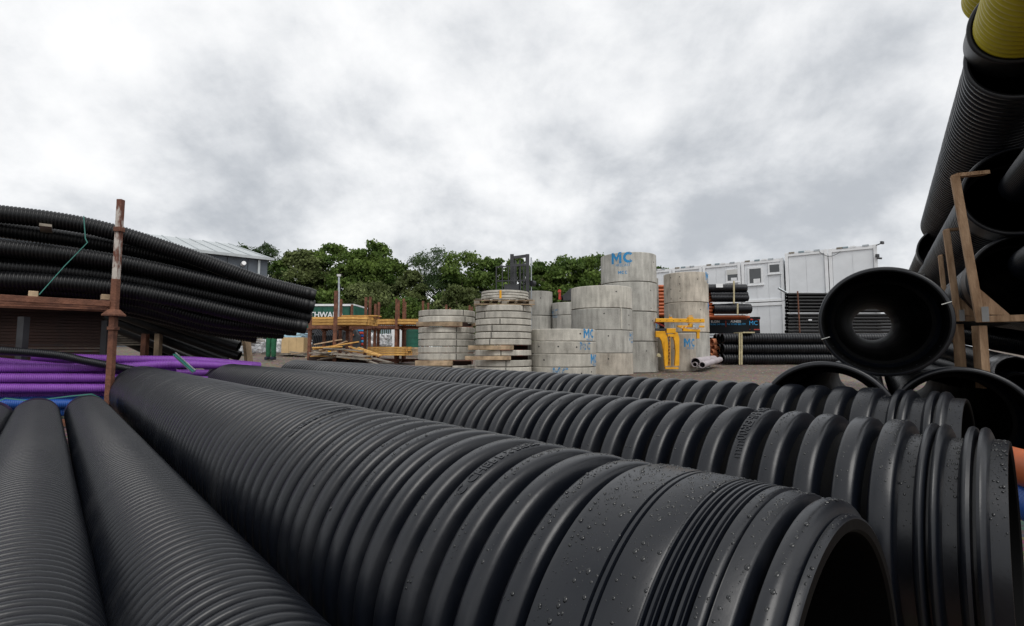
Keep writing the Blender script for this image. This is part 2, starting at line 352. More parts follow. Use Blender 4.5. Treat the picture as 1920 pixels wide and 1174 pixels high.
# ------------------------------------------------------------------ trees
def tree(px, ytop, hw, Y, label, kind='leaf', n=15000):
    top = W(px, ytop, Y); x0 = top.x; g = ground(x0, Y) - .1; H = top.z - g; rad = hw * Y / F
    r = thing('pine_tree' if kind == 'leafp' else 'tree', label, 'tree', (x0, Y, g), 'trees behind the yard')
    tb = MB(); tb.cyl((0, 0, -.2), (.1, 0, H * .55), .26, 8, .13, cap=False)
    for k in range(9):
        a = random.uniform(0, 6.3); z = H * random.uniform(.22, .6)
        tb.cyl((.05, 0, z), (math.cos(a) * rad * .75, math.sin(a) * rad * .75, z + H * random.uniform(.12, .3)), .09, 5, .02, cap=False)
    tb.build('trunk', M['bark'], r)
    nb = 46; blobs = []
    for k in range(nb):
        t = random.random() ** .8; z = H * (.16 + .84 * t)
        wd = rad * (1.0 if t < .55 else max(.16, math.sqrt(max(0, 1 - ((t - .55) / .47) ** 2))))
        a = random.uniform(0, 6.3); q = math.sqrt(random.random()) * wd * .85
        br = rad * random.uniform(.26, .46) * (1.1 - .55 * t)
        blobs.append((q * math.cos(a), q * math.sin(a), z - br * .6, br))
    blobs.append((0, 0, H - rad * .22, rad * .22)); blobs.append((rad * .2, 0, H - rad * .42, rad * .3))
    B = np.array(blobs); idx = rng.choice(len(B), n, p=B[:, 3] ** 2 / (B[:, 3] ** 2).sum())
    d = rng.normal(size=(n, 3)); d /= np.linalg.norm(d, axis=1)[:, None]; d[:, 2] = np.where(d[:, 2] < -.4, -d[:, 2], d[:, 2])
    rr = B[idx, 3] * (1 + rng.normal(0, .24, n)) * rng.uniform(.75, 1.08, n)
    P = B[idx, :3] + d * rr[:, None] * np.array([1, 1, .8])
    s = rng.uniform(.06, .17, n) * (Y / 48)
    if kind == 'leafp': s *= .9
    u = rng.normal(size=(n, 3)) + d * .4; u /= np.linalg.norm(u, axis=1)[:, None]; v = np.cross(u, rng.normal(size=(n, 3))); v /= np.linalg.norm(v, axis=1)[:, None]
    k1, k2 = (1.5, .35) if kind == 'leafp' else (1.25, .8)
    V = np.stack([P - u * s[:, None] * k1, P + v * s[:, None] * k2, P + u * s[:, None] * k1, P - v * s[:, None] * k2], 1).reshape(-1, 3)
    Q = np.arange(n * 4).reshape(-1, 4)
    link('crown', np_mesh('crown', V, Q, False), M[kind], r)
TR = [(452, 462, 30, 52, 'leafp', 'dark pine top poking above the pale shed roof'), (500, 458, 34, 50, 'leafp', 'spiky dark tree just right of the grey shed corner'),
      (525, 492, 30, 47, 'leaf', 'low round tree beside the end of the raised black pipes'), (566, 470, 44, 48, 'leafb', 'pale green birch tree left of the tall bushy pair'),
      (628, 457, 46, 50, 'leaf', 'tall green tree with a double top above the green lorry'), (668, 474, 44, 49, 'leaf', 'bushy green tree behind the lamp post'),
      (706, 454, 42, 50, 'leaf', 'tallest green tree, its narrow top above the timber racks'), (733, 486, 36, 48, 'leaf', 'rounded green tree left of the dip in the treeline'),
      (690, 532, 52, 44, 'leafb', 'pale bushy tree low behind the rusty rack posts'), (772, 508, 28, 47, 'leafb', 'small pale tree in the dip of the treeline'),
      (818, 465, 52, 50, 'leafp', 'broad dark pine tree above the left ring stack'), (872, 470, 46, 49, 'leaf', 'dense green tree left of the forklift mast'),
      (915, 482, 38, 49, 'leaf', 'green tree directly behind the load guard of the forklift'), (866, 540, 40, 43, 'leafb', 'pale scrubby tree low above the left ring stack'),
      (960, 486, 36, 51, 'leaf', 'green tree seen through the forklift mast'), (1012, 492, 34, 50, 'leaf', 'low green tree just right of the forklift mast'),
      (1052, 478, 44, 49, 'leaf', 'dense round green tree behind the central ring stacks'), (1108, 478, 42, 50, 'leaf', 'bright green tree left of the tallest ring tower'),
      (1165, 496, 42, 51, 'leaf', 'green tree mostly hidden behind the tallest ring tower'), (1234, 500, 28, 51, 'leaf', 'narrow green tree between the two ring towers'),
      (610, 548, 50, 44, 'leaf', 'shrubby dark green tree right above the green lorry'), (770, 560, 46, 43, 'leaf', 'shrubby green tree behind the right rack posts'),
      (545, 540, 46, 45, 'leaf', 'shrubby tree behind the ends of the raised pipes'), (945, 560, 50, 46, 'leaf', 'low green tree behind the pallet topped ring stack')]
for a in TR: tree(a[0], a[1], a[2] * 1.32, a[3], a[5], a[4])

# ------------------------------------------------------------------ text helper
def text_mesh(txt, size, depth=.0, bold=0):
    cu = bpy.data.curves.new('t', 'FONT'); cu.body = txt; cu.size = size; cu.extrude = depth; cu.align_x = 'CENTER'; cu.align_y = 'CENTER'; cu.resolution_u = 3; cu.offset = bold
    o = bpy.data.objects.new('t', cu); C.objects.link(o); dg = bpy.context.evaluated_depsgraph_get()
    me = bpy.data.meshes.new_from_object(o.evaluated_get(dg)); bpy.data.objects.remove(o); return me
def subdivide(me, maxlen):
    import bmesh
    b = bmesh.new(); b.from_mesh(me); bmesh.ops.triangulate(b, faces=b.faces)
    for _ in range(5):
        es = [e for e in b.edges if e.calc_length() > maxlen]
        if not es: break
        bmesh.ops.subdivide_edges(b, edges=es, cuts=1); bmesh.ops.triangulate(b, faces=[f for f in b.faces if len(f.verts) > 3])
    b.to_mesh(me); b.free()
def vtext(txt, size, fn, name, mt, parent, depth=0.0, bold=0, maxlen=None):
    me = text_mesh(txt, size, depth, bold)
    if maxlen: subdivide(me, maxlen)
    for v in me.vertices: v.co = fn(v.co)
    return link(name, me, mt, parent)

# ------------------------------------------------------------------ foreground pipes
AZ = -.7466
u0 = np.array([math.sin(AZ), math.cos(AZ), 0]); n0 = np.array([math.cos(AZ), -math.sin(AZ), 0])
def drops(parent, fn, spans, n, rmax):
    """beads of rain on the top of a pipe: spans of (s0,s1,r)"""
    mb = MB()
    for _ in range(n):
        s0, s1, r = random.choices(spans, weights=[q[3] for q in spans])[0][:3] if len(spans[0]) > 3 else random.choice(spans)
        s = random.uniform(s0, s1); a = random.gauss(math.pi / 2, .55); q = rmax * (random.random() ** 6 * .82 + .18)
        c, x, y = fn(np.array([s])); c, x, y = Vector(c[0]), Vector(x[0]), Vector(y[0]); nn = x * math.cos(a) + y * math.sin(a)
        t = (y * math.cos(a) - x * math.sin(a)); b = nn.cross(t); o = c + nn * r; k = len(mb.v); L = random.uniform(.9, 1.6)
        for ring, (rr, hh) in enumerate(((1, 0), (.86, .26), (.45, .45))):
            for j in range(7):
                aa = j * 6.2832 / 7 + ring * .3; mb.v.append(tuple(o + t * (math.cos(aa) * q * rr * L) + b * (math.sin(aa) * q * rr) + nn * (q * hh)))
        mb.v.append(tuple(o + nn * q * .5))
        for ring in (0, 1): mb.f += [(k + ring * 7 + j, k + ring * 7 + (j + 1) % 7, k + ring * 7 + 7 + (j + 1) % 7, k + ring * 7 + 7 + j) for j in range(7)]
        mb.f += [(k + 14 + j, k + 14 + (j + 1) % 7, k + 21) for j in range(7)]
    o = mb.build('rain_drops', M['water'], parent, smooth=True); o['kind'] = 'stuff'
    return o
mw, ntw, bw = newmat('rain_water'); bw.inputs['Base Color'].default_value = (.004, .005, .006, 1); bw.inputs['Roughness'].default_value = .05; bw.inputs['Specular IOR Level'].default_value = .6; M['water'] = mw

def wrap_text(parent, txt, size, fn, s, r, a0, reading, depth, mt, name='embossed_text'):
    c, x, y = fn(np.array([s])); c, x, y = Vector(c[0]), Vector(x[0]), Vector(y[0]); ax = x.cross(y) * -1
    def f(co):
        a = a0 + reading * co.x / r; nn = x * math.cos(a) + y * math.sin(a)
        return c + nn * (r + co.z) + ax * (co.y * reading)
    return vtext(txt, size, f, name, mt, parent, depth, maxlen=None)
def big_pipe(az, a, h, s_near, prof_outer, s_len, r_in, label, mtl='black', seg=120):
    u = np.array([math.sin(az), math.cos(az), 0]); n = np.array([math.cos(az), -math.sin(az), 0])
    o0 = a * n + s_near * u; o0[2] = -h
    r = thing('corrugated_pipe', label, 'pipe', tuple(o0), 'large ribbed pipes lying in the foreground')
    fn = straight(u)
    V, Q = revolve(prof_outer, fn, seg, closed=False); link('pipe_wall', np_mesh('pipe_wall', V, Q, True, 52), M[mtl], r)
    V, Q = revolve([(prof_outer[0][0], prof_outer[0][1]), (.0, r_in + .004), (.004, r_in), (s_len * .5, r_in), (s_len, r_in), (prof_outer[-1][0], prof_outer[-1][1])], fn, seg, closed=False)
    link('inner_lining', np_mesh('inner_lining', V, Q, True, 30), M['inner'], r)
    return r, fn
# pipe A: jointed by a smooth grooved sleeve at the near end
def groove(s, w_, r, d): return [(s, r), (s + .002, r - d), (s + w_, r - d), (s + w_ + .002, r)]
pA = [(0, .279), (.0015, .282), (.008, .284), (.010, .281), (.0125, .290), (.018, .2985), (.028, .300), (.034, .297), (.036, .286), (.0375, .264), (.047, .264), (.0485, .297)]
pA += [(.052, .300), (.070, .3005)] + groove(.071, .003, .301, .006) + [(.080, .303)] + groove(.089, .0035, .3025, .008) + groove(.096, .002, .3025, .004) + groove(.103, .0035, .303, .008) + groove(.111, .003, .303, .006)
pA += groove(.119, .0035, .303, .008) + groove(.126, .002, .303, .004) + groove(.133, .003, .303, .006) + groove(.140, .0015, .303, .002) + groove(.193, .003, .303, .005) + groove(.203, .003, .303, .005) + [(.276, .302), (.286, .30), (.289, .27)]
pA += ribs(.291, 6.86, .0705, .300, .044, R8) + [(6.87, .268), (6.9, .268)]
A, fA = big_pipe(AZ, .7135, .493, .176, pA, 6.9, .262, 'nearest large black ribbed pipe with a smooth grooved end sleeve')
# the rubber gasket lies in the sleeve's deep groove
V, Q = revolve([(.0385, .264), (.0385, .272), (.0415, .275), (.045, .272), (.045, .264)], fA, 96); props(link('seal_ring', np_mesh('seal_ring', V, Q), M['rubber'], A))
def ribspans(s0, pitch, n, r, wdt): return [(s0 + k * pitch + wdt[0] * pitch, s0 + k * pitch + wdt[1] * pitch, r, 1.3 / (1 + k * .10)) for k in range(n)]
drops(A, fA, [(.052, .069, .300, 1.6), (.138, .192, .303, 3.6), (.208, .276, .3025, 4.0), (.076, .088, .3025, 1), (.001, .007, .283, .4), (.018, .030, .299, .9)] + ribspans(.291, .0705, 22, .300, (.42, .66)), 5600, .0033)
wrap_text(A, 'C CHERRY PIPES', .030, fA, .291 + .0705 * 3.53, .300, math.pi / 2 + .30, -1, .0009, M['black'])
wrap_text(A, 'CHERRY PIPES', .034, fA, .291 + .0705 * 15.53, .300, math.pi / 2 + .35, -1, .0009, M['black'])
# pipes B and C: bold ribs, a wide flat rib, then two pairs of narrow ribs
def pB(k, pitch, L):
    q = lambda *p: [(s * k, r) for s, r in p]
    v = .262
    out = q((0, .268), (.0, .270), (.045, .272), (.049, .286), (.056, .297), (.066, .300), (.076, .296), (.080, v + .006), (.088, v + .006), (.092, .296), (.102, .300), (.112, .297), (.120, .284), (.126, .270), (.128, .266),
            (.166, .266), (.170, .286), (.178, .297), (.187, .300), (.197, .296), (.201, .270), (.209, .270), (.213, .296), (.223, .300), (.233, .297), (.241, .284), (.246, .270), (.248, .266),
            (.290, .266), (.294, .284), (.300, .296), (.308, .300), (.362, .300), (.370, .296), (.377, .284), (.382, .268))
    s0 = .384 * k
    return out + ribs(s0, L, pitch, .300, .047, R8) + [(L + .02, .265)], s0
prof, sb = pB(.62, .0865, 7.6)
B, fB = big_pipe(-.745, 1.66, .49, .065, prof, 7.62, .255, 'second large black ribbed pipe, with a diameter mark moulded on one rib')
kk = .62
drops(B, fB, [(.002, .027, .272, 2), (.08, .10, .266, 2), (.155, .178, .266, 2), (.192, .222, .300, 3)] + ribspans(sb, .0865, 22, .300, (.42, .66)), 4600, .0033)
for tx, aa in (('Ø600mm', .66), ('CHERRY PIPES', .10)): wrap_text(B, tx, .040, fB, sb + .0865 * 3.53, .300, math.pi / 2 + aa, 1, .0018, M['black'])
prof, sb = pB(1.0, .118, 8.6)
Cp, fC = big_pipe(-.7268, 2.85, .484, .284, prof, 8.62, .255, 'farthest of the three long black ribbed pipes lying side by side', seg=88)
drops(Cp, fC, [(.005, .04, .272, 2), (.13, .164, .266, 2), (.25, .288, .266, 2), (.31, .36, .300, 3)] + ribspans(sb, .118, 16, .300, (.42, .66)), 2200, .0036)
# pipes D, E: finer ribs
def fine_pipe(a, h, s0, s1, label, r=.2, pitch=.034, az=AZ, seg=96):
    u = np.array([math.sin(az), math.cos(az), 0]); n = np.array([math.cos(az), -math.sin(az), 0])
    o0 = a * n + s0 * u; o0[2] = -h; L = s1 - s0
    t = thing('corrugated_pipe', label, 'pipe', tuple(o0), 'fine ribbed pipes at the left')
    prof = ribs(0, L - .32, pitch, r, .018, RS) + [(L - .31, r - .004), (L - .24, r), (L - .235, r - .004), (L - .12, r - .002), (L - .06, r - .006), (L, r - .03)]
    V, Q = revolve(prof, straight(u), seg, closed=False); link('pipe_wall', np_mesh('pipe_wall', V, Q, True, 48), M['black'], t)
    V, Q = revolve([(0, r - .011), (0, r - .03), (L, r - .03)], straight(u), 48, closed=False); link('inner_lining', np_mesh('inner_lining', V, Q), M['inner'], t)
    return t
fine_pipe(.245, .55, .15, 5.9, 'finely ribbed black pipe lying against the nearest large pipe', .148, az=AZ - .007)
fine_pipe(-.033, .54, .15, 5.72, 'finely ribbed black pipe, second from the large one, at bottom left', .145, az=AZ - .014)
fine_pipe(-.38, .55, 1.2, 5.6, 'finely ribbed black pipe cut by the left edge of the photo', .16, seg=48)

# ------------------------------------------------------------------ generic small ribbed / plain pipe
def pipe(name, label, P0, P1, r, pitch=None, depth=.01, mt='black2', group=None, seg=20, path=None, rin=None, sock=None, shape=R4, inner=True, cat='pipe', plain_end=0.0, parent=None):
    if path: pts = [Vector(p) for p in path]
    else: pts = [Vector(P0), Vector(P1)]
    t = parent or thing(name, label, cat, pts[0], group)
    if path: fn, L = along(pts)
    else: fn = straight(tuple(pts[1] - pts[0])); L = (pts[1] - pts[0]).length
    s0 = 0
    prof = []
    if sock:                         # bell socket at the start: (length, radius)
        prof += [(0, sock[1] - .012), (0, sock[1]), (.012, sock[1] + .006), (.03, sock[1]), (sock[0] * .8, sock[1]), (sock[0], r - depth * .5)]; s0 = sock[0] + .01
    if pitch: prof += ribs(s0, L - plain_end, pitch, r, depth, shape)
    else: prof += [(s0, r)] + [(s0 + (L - s0) * k / (16 if path else 2), r) for k in range(1, (16 if path else 2))]
    if plain_end: prof += [(L - plain_end + .01, r - .002), (L - plain_end / 2 - .004, r - .002), (L - plain_end / 2, r - .006), (L - plain_end / 2 + .004, r - .002)]
    prof += [(L, r - (depth if pitch else 0))]
    V, Q = revolve(prof, fn, seg, closed=False); link('pipe_wall', np_mesh('pipe_wall', V, Q, True, None if pitch else 50), M[mt], t)
    if inner:
        ri = rin or r * .86
        q = [(0, prof[0][1])] + ([(0, sock[1] - .020), (.012, sock[1] - .024), (sock[0], sock[1] - .024), (sock[0] + .004, ri)] if sock else [(0, ri)])
        q += [(L * k / 6, ri) for k in range(1, 6)] + [(L, ri), (L, prof[-1][1])]
        V, Q = revolve(q, fn, seg, closed=False)
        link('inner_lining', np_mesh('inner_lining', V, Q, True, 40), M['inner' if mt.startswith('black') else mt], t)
    return t
def onaxis(px, py, Lf, Lb):
    """point on a vertical wall through plan points Lf, Lb that shows at (px,py)"""
    k = (px - 960) / F; dx, dy = Lb[0] - Lf[0], Lb[1] - Lf[1]
    t = (k * Lf[1] - Lf[0]) / (dx - k * dy); Y = Lf[1] + t * dy
    c_, s_ = math.cos(PITCH), math.sin(PITCH)
    # exact column including the row's small effect
    for _ in range(3):
        z = 587 - py; yy = F * c_ - z * s_; k = (px - 960) / yy; t = (k * Lf[1] - Lf[0]) / (dx - k * dy); Y = Lf[1] + t * dy
    return W(px, py, Y)
# ------------------------------------------------------------------ left: steel stillage with the raised bundle
NV = Vector(n0); UV = Vector(u0)
BF, BB = (-5.56, 5.3), (-2.83, 7.0)
bd = Vector((BB[0] - BF[0], BB[1] - BF[1])).normalized(); bn = Vector((-bd.y, bd.x))
def bundle_pipe(pts, off, label, r=.100, end=.14, rin=None):
    f = (BF[0] + bn.x * off, BF[1] + bn.y * off); b = (BB[0] + bn.x * off, BB[1] + bn.y * off)
    P = [onaxis(x, y, f, b) for x, y in pts]
    P[0] = P[0] + (P[0] - P[1]).normalized() * .5
    P = P[::-1]
    # the ribbed wall first, then the plain spigot at the right end
    pipe('corrugated_pipe', label, None, None, r, .032, .011, 'black2', 'black pipes bundled on the raised stillage', 22, path=P[::-1], plain_end=end)
bp = [([(0, 403), (150, 421), (330, 472), (480, 526), (590, 555)], 0, 'top black pipe of the raised bundle, bowing down to the right'),
      ([(0, 466), (215, 491), (480, 549), (588, 575)], 0, 'second black pipe down on the front of the raised bundle'),
      ([(0, 502), (215, 520), (480, 572), (582, 596)], .12, 'third black pipe down on the front of the raised bundle'),
      ([(0, 527), (215, 541), (480, 597), (574, 614)], 0, 'lowest front black pipe of the raised bundle'),
      ([(0, 430), (215, 462), (400, 505), (570, 562)], .22, 'black pipe just under and behind the bowed top pipe'),
      ([(0, 428), (215, 455), (400, 503), (560, 556)], .44, 'pale lit back pipe seen under the bowed top pipe'),
      ([(0, 470), (215, 495), (400, 540), (562, 588)], .24, 'black pipe in the second row of the bundle, upper'),
      ([(0, 536), (215, 553), (400, 600), (556, 618)], .22, 'black pipe in the second row of the bundle, lower'),
      ([(0, 500), (215, 525), (400, 568), (548, 605)], .44, 'black pipe in the third row of the bundle, upper'),
      ([(0, 546), (215, 568), (400, 612), (532, 624)], .42, 'low black pipe whose end sticks out under the bundle beside the worker'),
      ([(0, 545), (215, 575), (380, 614), (482, 631)], .62, 'shortest low black pipe, its end hanging below the bundle'),
      ([(0, 520), (215, 550), (400, 598), (520, 616)], .64, 'black pipe in the back row of the bundle')]
for a in bp: bundle_pipe(*a)
# stacked steel post pallets
PP = W(213, 600, 5.3); PX, PY = PP.x, PP.y
def stillage_front():
    g = ground(PX, PY)
    t = thing('post_pallet', 'rusty steel post pallet holding the raised pipe bundle, its post flaking white', 'pallet', (PX, PY, -.06))
    zt = W(235, 381, 5.3).z + .06; zf = W(222, 590, 5.3).z + .06
    MB().box((0, 0, zf + .03 + .19), (.062, .062, .34)).build('post_base', M['rust'], t, bevel=.006)
    MB().box((0, 0, (zf + .37 + zt) / 2 + .02), (.056, .056, zt - zf - .33)).build('post', M['rustwhite'], t, bevel=.005)
    MB().box((.012, -.012, zt - .30), (.074, .074, .05)).build('post_collar', M['rust'], t, bevel=.004)
    f = MB(); n = len(f.v)
    for z, s in ((zf - .015, .075), (zf, .075), (zf + .055, .038)):
        f.v += [(-s, -s, z), (s, -s, z), (s, s, z), (-s, s, z)]
    for k in (0, 1): f.f += [(k * 4 + i, k * 4 + (i + 1) % 4, k * 4 + 4 + (i + 1) % 4, k * 4 + 4 + i) for i in range(4)]
    f.f.append((3, 2, 1, 0)); f.build('foot_cup', M['rust'], t)
    zb = W(100, 565, 5.0).z + .06
    d = -NV
    MB().beam(Vector((0, 0, zb)) + d * .04, Vector((0, 0, zb + .01)) + d * 1.3, .05, .062).build('front_beam', M['rust'], t, bevel=.004)
    MB().beam(Vector((0, 0, zb)) + d * .9, Vector((0, 0, zb + .05)) + d * 1.7, .045, .05).build('front_beam', M['rust'], t)
    MB().beam(Vector((0, 0, zb)) + UV * .04, Vector((0, 0, zb)) + UV * 1.1, .05, .06).build('side_beam', M['rust'], t)
    for k in range(3):
        q = UV * (.25 + .35 * k); MB().beam(Vector((0, 0, zb - .01)) + q, Vector((0, 0, zb - .01)) + q + d * 1.7, .05, .05).build('deck_beam', M['rust'], t)
    q = UV * 1.1
    MB().box(q + Vector((0, 0, (zf + zt) / 2 - .2)), (.066, .066, zt - zf - .55)).build('post', M['rust'], t)
    MB().box(q + d * 1.65 + Vector((0, 0, (zf + zt) / 2 - .2)), (.066, .066, zt - zf - .55)).build('post', M['rust'], t)
    # the lower pallet
    t2 = thing('post_pallet', 'lower rusty steel post pallet under the raised bundle, beside purple pipes', 'pallet', (PX, PY, g))
    H = W(222, 590, 5.3).z - g - .02
    MB().box((0, 0, H / 2), (.060, .060, H)).build('post', M['rust'], t2, bevel=.006)
    MB().box((.006, -.006, H - .13), (.078, .078, .035)).build('post_collar', M['rust'], t2, bevel=.003)
    MB().beam(Vector((0, 0, .05)) + d * .04, Vector((0, 0, .05)) + d * 1.7, .05, .07).build('front_beam', M['rust'], t2)
    for q in (UV * 1.1, d * 1.0 + UV * 1.1, d * .72 + UV * .75):
        MB().box(q + Vector((0, 0, H / 2)), (.07, .07, H)).build('post', M['dark'], t2)  # rear rusty posts coloured dark to carry the shade under the shelf
stillage_front()
for (x, y, lb) in ((62, 551, 'small timber block on the rusty beam left of the post'), (198, 557, 'small timber block on the rusty beam against the post')):
    p = W(x, y, 4.98 if x < 100 else 5.27) + UV * .06; o = MB().box((0, 0, 0), (.075, .12, .06), .78).build('timber_block', M['wood2'], loc=p, bevel=.004); props(o, lb, 'wood block', 'blocks under the raised bundle')
p = W(86, 427, 5.35); props(MB().beam(UV * -.16, UV * .25, .10, .028).build('timber_batten', M['woodgrey'], loc=p), 'weathered board end jutting out between the top pipes of the bundle', 'plank')
# straps round the bundle
def strap(label, pts, wdt=.010, mt='strap', name='strap', thick=.003, cat='strap'):
    mb = MB(); P = [Vector(p) for p in pts]; o = P[0]
    for a, b in zip(P[:-1], P[1:]): mb.beam(a - o, b - o + (b - a).normalized() * .004, wdt, thick, up=(0, -1, .3))
    return props(mb.build(name, M[mt], loc=o), label, cat)
strap('green plastic strap slung across the front of the raised bundle', [W(157, 405, 5.42), W(160, 447, 5.36), W(164, 455, 5.34), (W(120, 500, 5.22)), W(74, 552, 5.0)])
strap('thin teal strap stretched over the finely ribbed pipe ends', [W(-40, 770, 4.15), W(10, 747, 4.22), W(60, 752, 4.3), W(130, 743, 4.33), W(172, 739, 4.38), W(185, 745, 4.4)], .01)
# timber pack in the shade of the lower pallet
def boards(t, O, du, dv, L, rows, cols, bw_, bh, mt, gap=.004, jit=.03, name='board', zup=Vector((0, 0, 1))):
    me = MB().box((0, 0, 0), (L, bw_ - gap, bh - gap)).build(name, M[mt], t)
    du = Vector(du).normalized(); rz = math.atan2(du.y, du.x); first = True; dv = Vector(dv).normalized()
    for r in range(rows):
        for c in range(cols):
            o = me if first else me.copy()
            if not first: C.objects.link(o); o.parent = t
            first = False
            o.location = Vector(O) + du * (L / 2 + random.uniform(-jit, jit)) + dv * (bw_ * (c + .5)) + zup * (bh * (r + .5)); o.rotation_euler = (0, 0, rz + random.uniform(-.002, .002))
p = W(190, 692, 6.1); t = thing('timber_pack', 'dark red-brown stack of planks in the shade under the raised shelf', 'timber', p)
boards(t, (0, 0, 0), -NV, UV, 3.0, 21, 3, .16, .037, 'woodshade')
p = W(215, 618, 7.6); t = thing('board_stack', 'pile of thin grey boards and sheets behind the steel post', 'timber', p + Vector((-.9, 0, -.25)))
boards(t, (0, 0, 0), (1, .05, 0), (0, 1, 0), 2.6, 7, 2, .5, .036, 'woodgrey', .012, .12)
# purple pipes
PF, PB = (-5.245, 5.0), (-3.48, 6.63)
pf = [([(0, 690), (205, 689), (330, 683), (470, 688)], 0.05, 'purple ribbed pipe, third from the bottom at the left'), ([(0, 709), (205, 709), (350, 712), (440, 716)], 0, 'purple ribbed pipe, second from the bottom at the left'),
      ([(0, 728), (205, 728), (330, 727)], -.02, 'lowest purple ribbed pipe, just above the blue ones'), ([(150, 672), (222, 674), (360, 676), (488, 686)], .22, 'topmost purple pipe, running right behind the rusty post'),
      ([(0, 679), (205, 696), (330, 690)], .12, 'purple pipe half hidden under the crossing black hose'), ([(160, 676), (330, 680), (478, 688)], .42, 'rearmost purple pipe, its edge showing right of the post'),
      ([(0, 700), (205, 700), (460, 700)], .25, 'purple pipe deep in the second row of the pile'), ([(0, 719), (205, 719), (400, 722)], .11, 'purple pipe showing in the gap between the two lowest ones'), ([(0, 739), (205, 738), (330, 738)], .10, 'purple pipe almost hidden right above the blue pipes')]
for pts, off, lb in pf:
    pn = Vector((-(PB[1] - PF[1]), PB[0] - PF[0])).normalized(); f = (PF[0] + pn.x * off, PF[1] + pn.y * off); b = (PB[0] + pn.x * off, PB[1] + pn.y * off)
    P = [onaxis(x, y, f, b) for x, y in pts]; P[0] += (P[0] - P[1]).normalized() * .4
    pipe('ribbed_pipe', lb, None, None, .051, .0155, .0065, 'purple', 'purple ribbed pipes', 16, path=P)
P = [onaxis(x, y, (PF[0] + .03, PF[1] - .06), (PB[0] + .03, PB[1] - .06)) for x, y in ((0, 658), (90, 664), (160, 677), (240, 692), (290, 702))]; P[0] += (P[0] - P[1]).normalized() * .4
pipe('ribbed_pipe', 'black ribbed hose lying across the top of the purple pipes', None, None, .045, .0155, .005, 'black', None, 16, path=P)
for k, (y, off) in enumerate(((757, 0), (772, .05), (748, .14))):
    P = [onaxis(x, y, (-5.18 - off, 4.93 + off), (-3.55 - off, 6.4 + off)) for x in (-60, 240)]
    pipe('ribbed_pipe', ('upper blue ribbed pipe behind the finely ribbed pipe ends', 'lower blue ribbed pipe behind the finely ribbed pipe ends', 'rear blue ribbed pipe behind the finely ribbed pipe ends')[k], P[0], P[1], .05, .0155, .005, 'blue', 'blue ribbed pipes', 16)
# slanted smooth black pipes below the bundle
for k, (a, b, rr) in enumerate((((130, 544), (448, 650), .078), ((120, 552), (449, 668), .078), ((110, 560), (424, 680), .078), ((170, 546), (436, 640), .07), ((100, 566), (398, 688), .078), ((130, 552), (372, 684), .078), ((120, 535), (400, 630), .078), ((90, 572), (350, 690), .078))):
    pipe('duct_pipe', ('upper smooth black pipe slanting down under the bundle', 'middle smooth black pipe slanting down under the bundle', 'lower smooth black pipe slanting down under the bundle', 'rear smooth black pipe slanting down under the bundle', 'smooth black pipe slanting down, mostly sunk behind the purple pipes', 'smooth black pipe slanting in the shade, second shortest of the fan', 'smooth black pipe slanting tight under the bundle pipes', 'shortest smooth black pipe of the slanting fan')[k],
         W(a[0], a[1], 6.9 + .1 * k), W(b[0], b[1], 7.3 + .12 * k), rr, None, 0, 'black2', 'slanting smooth pipes', 24)
props(MB().beam((0, 0, 0), W(470, 706, 7.9) - W(461, 632, 7.8), .075, .1).build('timber_prop', M['wood2'], loc=W(461, 632, 7.8), bevel=.004), 'leaning timber prop under the right end of the raised bundle', 'prop')
for k, (x, lb) in enumerate(((272, 'short rusty stub post behind the purple pipes, left one'), (297, 'short timber stub post behind the purple pipes, right one'))):
    props(MB().box((0, 0, -.2), (.075, .075, .62)).build('stub_post', M['rust' if k == 0 else 'wood2'], loc=W(x, 640, 7.2), bevel=.004), lb, 'post')
t = thing('angle_strip', 'folded green and silver metal strip leaning on the purple pipes', 'metal strip', W(327, 664, 5.6))
d = W(364, 697, 5.35) - W(327, 664, 5.6); MB().beam((0, 0, 0), d, .035, .004).build('face', M['strap'], t); MB().beam((.012, 0, .014), d + Vector((.012, 0, .014)), .008, .012).build('edge', M['steel'], t); MB().beam((-.012, 0, -.014), d + Vector((-.012, 0, -.014)), .008, .012).build('edge', M['steel'], t)

# ------------------------------------------------------------------ right: three large socketed pipes and the framed piles
RAZ = math.radians(36.6); ru = Vector((math.sin(RAZ), math.cos(RAZ), 0)); rn = Vector((math.cos(RAZ), -math.sin(RAZ), 0))
def sock_pipe(c, label, L=6, r=.272, rs=.308, rin=.243, name='socketed_pipe', grp='large socketed pipes piled at the right', seg=96, tilt=0.0, pitch=.07, turn=0.0):
    d = Vector((math.sin(RAZ + turn), math.cos(RAZ + turn), tilt))
    return pipe(name, label, c, Vector(c) + d * L, r, pitch, .014, 'black', grp, seg, sock=(.34, rs), rin=rin, shape=R5)
c1 = W(1655, 603, 2.78)
r1 = sock_pipe(c1, 'large black pipe on top of the pair, daylight showing through its open socket', tilt=.038, turn=-.012)
fn1 = straight((math.sin(RAZ - .012), math.cos(RAZ - .012), .038))
V, Q = revolve([(.03, .290), (.03, .284), (.05, .281), (.06, .284), (.06, .290)], fn1, 80); link('socket_ridge', np_mesh('socket_ridge', V, Q, True, 30), M['inner'], r1)
for a in (math.radians(198), math.radians(18)):
    c_, x_, y_ = fn1(np.array([-.004])); x_, y_, c_ = Vector(x_[0]), Vector(y_[0]), Vector(c_[0]); a_ = a
    nn = x_ * math.cos(a_) + y_ * math.sin(a_); MB().beam(c_ + nn * .270, c_ + nn * .315, .004, .006, up=tuple(ru)).build('rim_clip', M['whitestrap'], r1)
for k in range(9):
    a_ = math.radians(-150 + k * 15); nn = x_ * math.cos(a_) + y_ * math.sin(a_)
    MB().beam(c_ + nn * .280 + Vector(ru) * .045, c_ + nn * .286 + Vector(ru) * .045, .004, .05, up=tuple(ru)).build('socket_web', M['black'], r1)
